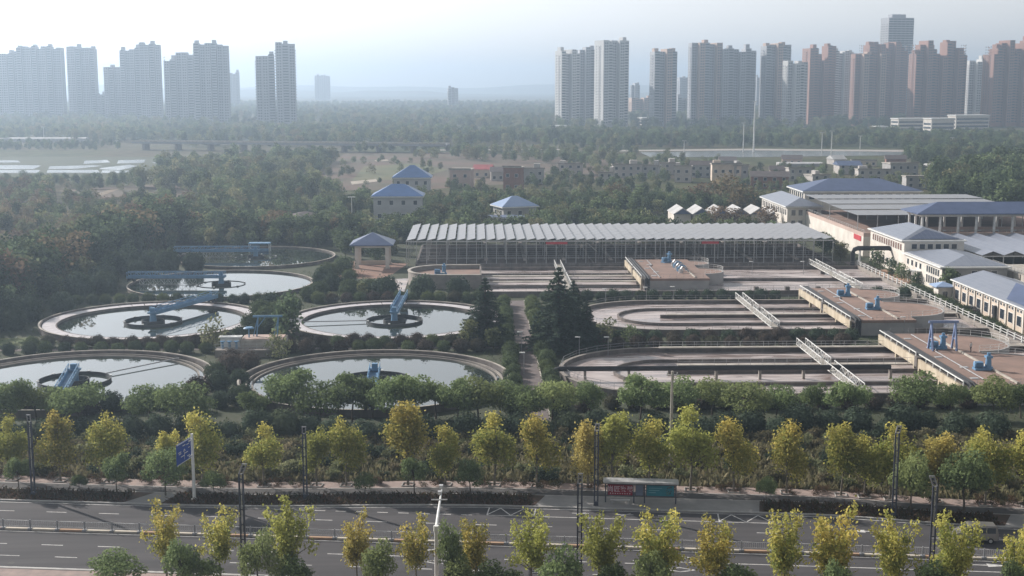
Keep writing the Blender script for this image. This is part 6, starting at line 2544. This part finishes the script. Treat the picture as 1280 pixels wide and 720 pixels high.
# ---------------------------------------------------------------- woods
EXCL = [(-64, 257.5, 24), (-60, 307, 24), (-60, 356, 24), (-28, 340, 12), (38, 355, 0)]
BOX = [(-22, 96, 330, 378), (98, 185, 340, 478), (103, 180, 200, 362), (-36, -18, 285, 352), (60, 100, 408, 440), (-44, -18, 426, 460), (-38, -12, 535, 575), (2, 22, 424, 446)]
for o in list(bpy.data.objects):
    if o.parent is None and o.get('category') in ('house', 'shed', 'tower block', 'building', 'mast'):
        EXCL.append((o.location.x, o.location.y + 4, 10.5 if o.get('category') == 'house' else 24))


def inside(poly, x, y):
    r = False
    n = len(poly)
    for i in range(n):
        (x0, y0), (x1, y1) = poly[i], poly[(i + 1) % n]
        if (y0 > y) != (y1 > y) and x < (x1 - x0) * (y - y0) / (y1 - y0) + x0:
            r = not r
    return r


def vnoise(x, y, s):
    return 0.5 + 0.25 * (math.sin(x / s * 1.7 + y / s * 0.6) + math.sin(y / s * 2.1 - x / s * 0.9 + 1.3)) * 0.9


cands = []


def zone(poly, spacing, hmin, hmax, kinds, where, clear=0.0, clear_scale=60.0, seed=0, world=False):
    rr = random.Random(seed)
    poly = poly if world else [P(*q) for q in poly]
    x0, x1 = min(p[0] for p in poly), max(p[0] for p in poly)
    y0, y1 = min(p[1] for p in poly), max(p[1] for p in poly)
    y = y0
    row = 0
    while y < y1:
        x = x0 + (spacing / 2 if row % 2 else 0)
        while x < x1:
            px, py = x + rr.uniform(-0.42, 0.42) * spacing, y + rr.uniform(-0.42, 0.42) * spacing
            x += spacing
            if not inside(poly, px, py) or abs(px) > py * 0.52 + 60:
                continue
            if clear and vnoise(px, py, clear_scale) < clear:
                continue
            if any((px - a) ** 2 + (py - b) ** 2 < c * c for a, b, c in EXCL) or any(a < px < b and c < py < d for a, b, c, d in BOX):
                continue
            h = rr.uniform(hmin, hmax) * (0.75 if rr.random() < 0.2 else 1)
            cands.append((px, py, h, rr.choice(kinds), where))
        y += spacing * 0.87
        row += 1


zone([(-115, 230), (-101, 236), (-96, 330), (-90, 402), (-99, 442), (-111, 330)], 4.5, 10.0, 12.2, ['dark'] * 9 + ['russet'], 'in the tall belt left of the round tanks', seed=1, world=True)
zone([(-101, 238), (-94, 240), (-90, 330), (-85, 400), (-90, 402), (-96, 330)], 5.0, 4.5, 7.0, ['dark'] * 4 + ['wood'], 'along the foot of the tall belt', seed=15, world=True)
zone([(-92, 391), (-30, 387), (-30, 402), (-92, 408)], 5.0, 7.0, 9.5, ['dark', 'dark', 'russet', 'wood'], 'behind the farthest round tank', seed=16, world=True)
zone([(-240, 240), (-122, 236), (-118, 330), (-106, 440), (-200, 440)], 8.0, 3.5, 6.0, ['scrub', 'scrub', 'wood', 'russet'], 'in the scrub beyond the tall belt', 0.25, 30, seed=17, world=True)
zone([(-300, 238), (60, 238), (70, 258), (190, 258), (262, 246), (310, 264), (230, 276), (60, 300), (-300, 300)], 8.2, 4.5, 7.5, ['scrub', 'scrub', 'wood', 'wood', 'russet', 'dark'], 'in the scrubby wood at far left', 0.22, 35, seed=2)
zone([(-92, 388), (96, 384), (97, 408), (58, 410), (58, 445), (110, 480), (118, 505), (-130, 505), (-104, 412)], 6.4, 5.0, 7.8, ['wood', 'dark', 'dark', 'wood', 'wood', 'scrub'], 'in the wood behind the canopy', seed=3, world=True)
zone([(-34, 352), (-23, 352), (-23, 384), (-86, 388), (-86, 380)], 5.5, 4.5, 6.5, ['dark', 'wood'], 'between the canopy and the farthest round tank', seed=4, world=True)
zone([(97, 345), (105, 345), (105, 415), (98, 415)], 5.0, 4.0, 6.0, ['wood', 'dark', 'wood'], 'between the canopy and the raised tank', seed=5, world=True)
zone([(190, 212), (300, 200), (425, 200), (385, 226), (420, 246), (440, 256), (250, 262), (255, 244), (150, 236), (225, 224)], 8.5, 6, 9.5, ['wood', 'scrub', 'wood', 'dark'], 'in the wood left of the red field', 0.16, 50, seed=6)
zone([(1170, 232), (1300, 222), (1460, 222), (1460, 282), (1190, 268), (1165, 252)], 9.5, 11, 15.5, ['dark', 'wood', 'wood'], 'in the high wood at right', seed=7)
zone([(530, 254), (700, 254), (830, 254), (985, 258), (985, 266), (830, 268), (560, 268), (440, 268), (440, 258)], 7.0, 4.8, 7.0, ['wood', 'dark', 'wood', 'wood'], 'in the wood before the village', seed=8)
zone([(840, 212), (1000, 214), (1165, 216), (1150, 246), (985, 248), (860, 240)], 9.0, 3.5, 6.0, ['wood', 'dark', 'wood', 'scrub'], 'among the village houses', 0.42, 22, seed=9)
zone([(690, 212), (840, 214), (850, 246), (690, 246)], 9.0, 3.5, 6.0, ['wood', 'dark', 'scrub'], 'among the village houses', 0.42, 22, seed=19)
zone([(555, 228), (690, 228), (690, 248), (555, 248)], 9.0, 3.5, 6.0, ['wood', 'dark'], 'beside the farmhouses', 0.35, 22, seed=20)
zone([(395, 200), (440, 198), (560, 206), (560, 232), (430, 238), (400, 226)], 16, 3, 5.5, ['scrub', 'wood'], 'scattered in the red field', 0.45, 30, seed=21)
zone([(700, 198), (900, 206), (900, 216), (700, 214)], 12, 4, 6.5, ['scrub', 'wood', 'dark'], 'scattered behind the village', 0.3, 30, seed=22)
zone([(70, 236), (150, 232), (260, 228), (265, 242), (180, 254), (85, 258)], 14, 2.5, 4.5, ['scrub', 'wood'], 'scattered by the dirt track', 0.45, 20, seed=23)
zone([(430, 188), (560, 188), (800, 191), (800, 200), (900, 204), (700, 206), (560, 200), (440, 196)], 13, 5, 8, ['wood', 'scrub'], 'along the edge of the red field', 0.35, 40, seed=10)
zone([(560, 168), (1110, 169), (1250, 173), (1560, 170), (1560, 212), (1150, 210), (1130, 198), (1130, 187), (940, 184), (760, 186), (560, 185), (540, 172)], 11, 7, 10, ['wood', 'dark', 'wood'], 'far', 0.2, 60, seed=11)
zone([(-340, 162), (560, 162), (560, 183), (240, 184), (200, 178), (-340, 178)], 12, 7, 10, ['wood', 'dark', 'scrub'], 'far', 0.25, 70, seed=12)
zone([(-340, 181), (150, 181), (165, 188), (-340, 188)], 9, 3.5, 5.5, ['wood', 'dark'], 'far', 0.15, 40, seed=24)
zone([(-260, 226), (120, 227), (175, 224), (150, 236), (-260, 236)], 7, 3.5, 5.5, ['wood', 'scrub', 'dark'], 'beside the fish ponds', 0.15, 30, seed=13)
zone([(-420, 131), (1700, 131), (1900, 162), (-420, 162)], 19, 8, 12, ['wood', 'dark', 'scrub'], 'far', 0.30, 110, seed=14)
# the nearest of each kind are trees of their own, the rest read as one wood
cands.sort(key=lambda c: c[1])
KIND = {'wood': ('mid-green broadleaf tree', 'broadleaf_tree', 290), 'dark': ('dark green dense tree', 'dark_tree', 290), 'scrub': ('pale olive bushy tree', 'bushy_tree', 200), 'russet': ('russet autumn tree', 'russet_tree', 60)}
count = {k: 0 for k in KIND}
far = []
LIBKEYS = ['wood', 'dark', 'scrub', 'russet']
for (x, y, h, k, where) in cands:
    px = proj(x, y, h * 0.6)[0]
    lab, nm, cap = KIND[k]
    if where != 'far' and count[k] < cap and -40 < px < 1320:
        count[k] += 1
        part = 'left' if px < 330 else 'middle' if px < 720 else 'right'
        pyb = proj(x, y)[1]
        part += ' front' if pyb > 330 else ' centre' if pyb > 268 else ' back'
        put_tree(k, x, y, h, '%s %s, %s' % (lab, where, part), group='%ss %s' % (lab, where), name=nm, wide=rnd.uniform(0.95, 1.25))
    else:
        base = sum(len(LIB[q]) for q in LIBKEYS[:LIBKEYS.index(k)])
        far.append((x, y, 0.0, h / 10.0 * rnd.uniform(0.95, 1.15), base + rnd.randrange(len(LIB[k]))))
scatter_stuff('far_wood', 'woods and scrub fading into the haze beyond the works', 'wood', far, [c for q in LIBKEYS for _, c in LIB[q]])
print('trees', count, 'stuff', len(far))
for px, py, h, lab in ((905, 262, 13, 'large russet-brown tree before the cream village house'), (925, 270, 11, 'second russet tree right behind the gabled sheds'), (875, 262, 10, 'dull russet tree left of the large one'), (770, 258, 9, 'orange-brown tree in the wood behind the canopy'), (896, 285, 7.4, 'dull brown-green tree before the gabled sheds, left one'), (918, 286, 6.8, 'dull brown-green tree before the gabled sheds, middle one'), (958, 285, 7.0, 'dull brown-green tree before the gabled sheds, right one')):
    x, y = P(px, py)
    put_tree('russet', x, y, h, lab, group='russet trees behind the canopy', name='russet_tree', wide=1.35)


# ---------------------------------------------------------------- a worker on the nearest platform
def person(x, y, z, rz):
    bones = [((0, 0, 0.95), 0.14), ((0, 0, 1.15), 0.13), ((0, 0, 1.38), 0.16), ((0, 0, 1.52), 0.06), ((0, 0.02, 1.60), 0.075), ((0, 0.02, 1.70), 0.085),
             ((0.10, 0, 0.88), 0.10), ((0.12, 0.06, 0.50), 0.07), ((0.12, 0.0, 0.08), 0.05), ((0.12, 0.16, 0.04), 0.04),
             ((-0.10, 0, 0.88), 0.10), ((-0.13, -0.06, 0.50), 0.07), ((-0.13, -0.16, 0.08), 0.05), ((-0.13, 0.0, 0.04), 0.04),
             ((0.20, 0, 1.42), 0.065), ((0.27, -0.02, 1.15), 0.05), ((0.27, 0.10, 0.92), 0.04), ((-0.20, 0, 1.42), 0.065), ((-0.27, -0.02, 1.15), 0.05), ((-0.26, 0.12, 0.92), 0.04)]
    ed = [(0, 1), (1, 2), (2, 3), (3, 4), (4, 5), (0, 6), (6, 7), (7, 8), (8, 9), (0, 10), (10, 11), (11, 12), (12, 13), (2, 14), (14, 15), (15, 16), (2, 17), (17, 18), (18, 19)]
    me = bpy.data.meshes.new('body_skeleton')
    me.from_pydata([b[0] for b in bones], ed, [])
    o = bpy.data.objects.new('body_skeleton', me)
    COL.objects.link(o)
    sk = o.modifiers.new('skin', 'SKIN')
    o.modifiers.new('subd', 'SUBSURF').levels = 1
    for i, b in enumerate(bones):
        me.skin_vertices[0].data[i].radius = (b[1], b[1])
    me.skin_vertices[0].data[0].use_root = True
    dg = bpy.context.evaluated_depsgraph_get()
    body = bpy.data.meshes.new_from_object(o.evaluated_get(dg))
    bpy.data.objects.remove(o)
    body.name = 'body'
    mats_ = [mat('skin', (0.36, 0.22, 0.16), None, 0.6), mat('pale_shirt', (0.62, 0.60, 0.58), None, 0.9), mat('dark_trousers', (0.03, 0.03, 0.045), None, 0.9), mat('dark_hair', (0.015, 0.013, 0.012), None, 0.7)]
    for m_ in mats_:
        body.materials.append(m_)
    for p in body.polygons:
        c = p.center
        p.material_index = 3 if c.z > 1.68 or (c.z > 1.55 and c.y < -0.01) else 0 if c.z > 1.50 or (abs(c.x) > 0.2 and c.z < 1.0 and c.z > 0.85) else 1 if c.z > 0.95 else 2
        p.use_smooth = True
    t = thing('person', 'person in a pale shirt and dark trousers standing on the nearest brown platform', 'person', (x, y, z), rz)
    link('body', body, t)
    return t


person(82.0, 211.5, 3.0, 0.6)

# lettering as mesh
dg = bpy.context.evaluated_depsgraph_get()
for o in [o for o in bpy.data.objects if o.type == 'FONT']:
    me = bpy.data.meshes.new_from_object(o.evaluated_get(dg))
    n = link('lettering_mesh', me, o.parent)
    n.location, n.rotation_euler = o.location, o.rotation_euler
    bpy.data.objects.remove(o)
    n.name = 'lettering'

# ---------------------------------------------------------------- the air: autumn haze
hz = MB()
hz.box(-7300, 7300, -600, 8300, -2.0, 150.0)
hmat = bpy.data.materials.new('haze_air')
hmat.use_nodes = True
nt = hmat.node_tree
nt.nodes.remove(nt.nodes['Principled BSDF'])
pv = nt.nodes.new('ShaderNodeVolumePrincipled')
pv.inputs['Color'].default_value = (0.63, 0.80, 1.0, 1)
pv.inputs['Density'].default_value = HAZE_DENSITY
pv.inputs['Anisotropy'].default_value = 0.55
nt.links.new(pv.outputs[0], nt.nodes['Material Output'].inputs['Volume'])
hz.build('haze', hmat, kind='stuff', label='pale autumn haze over the whole view', category='haze')
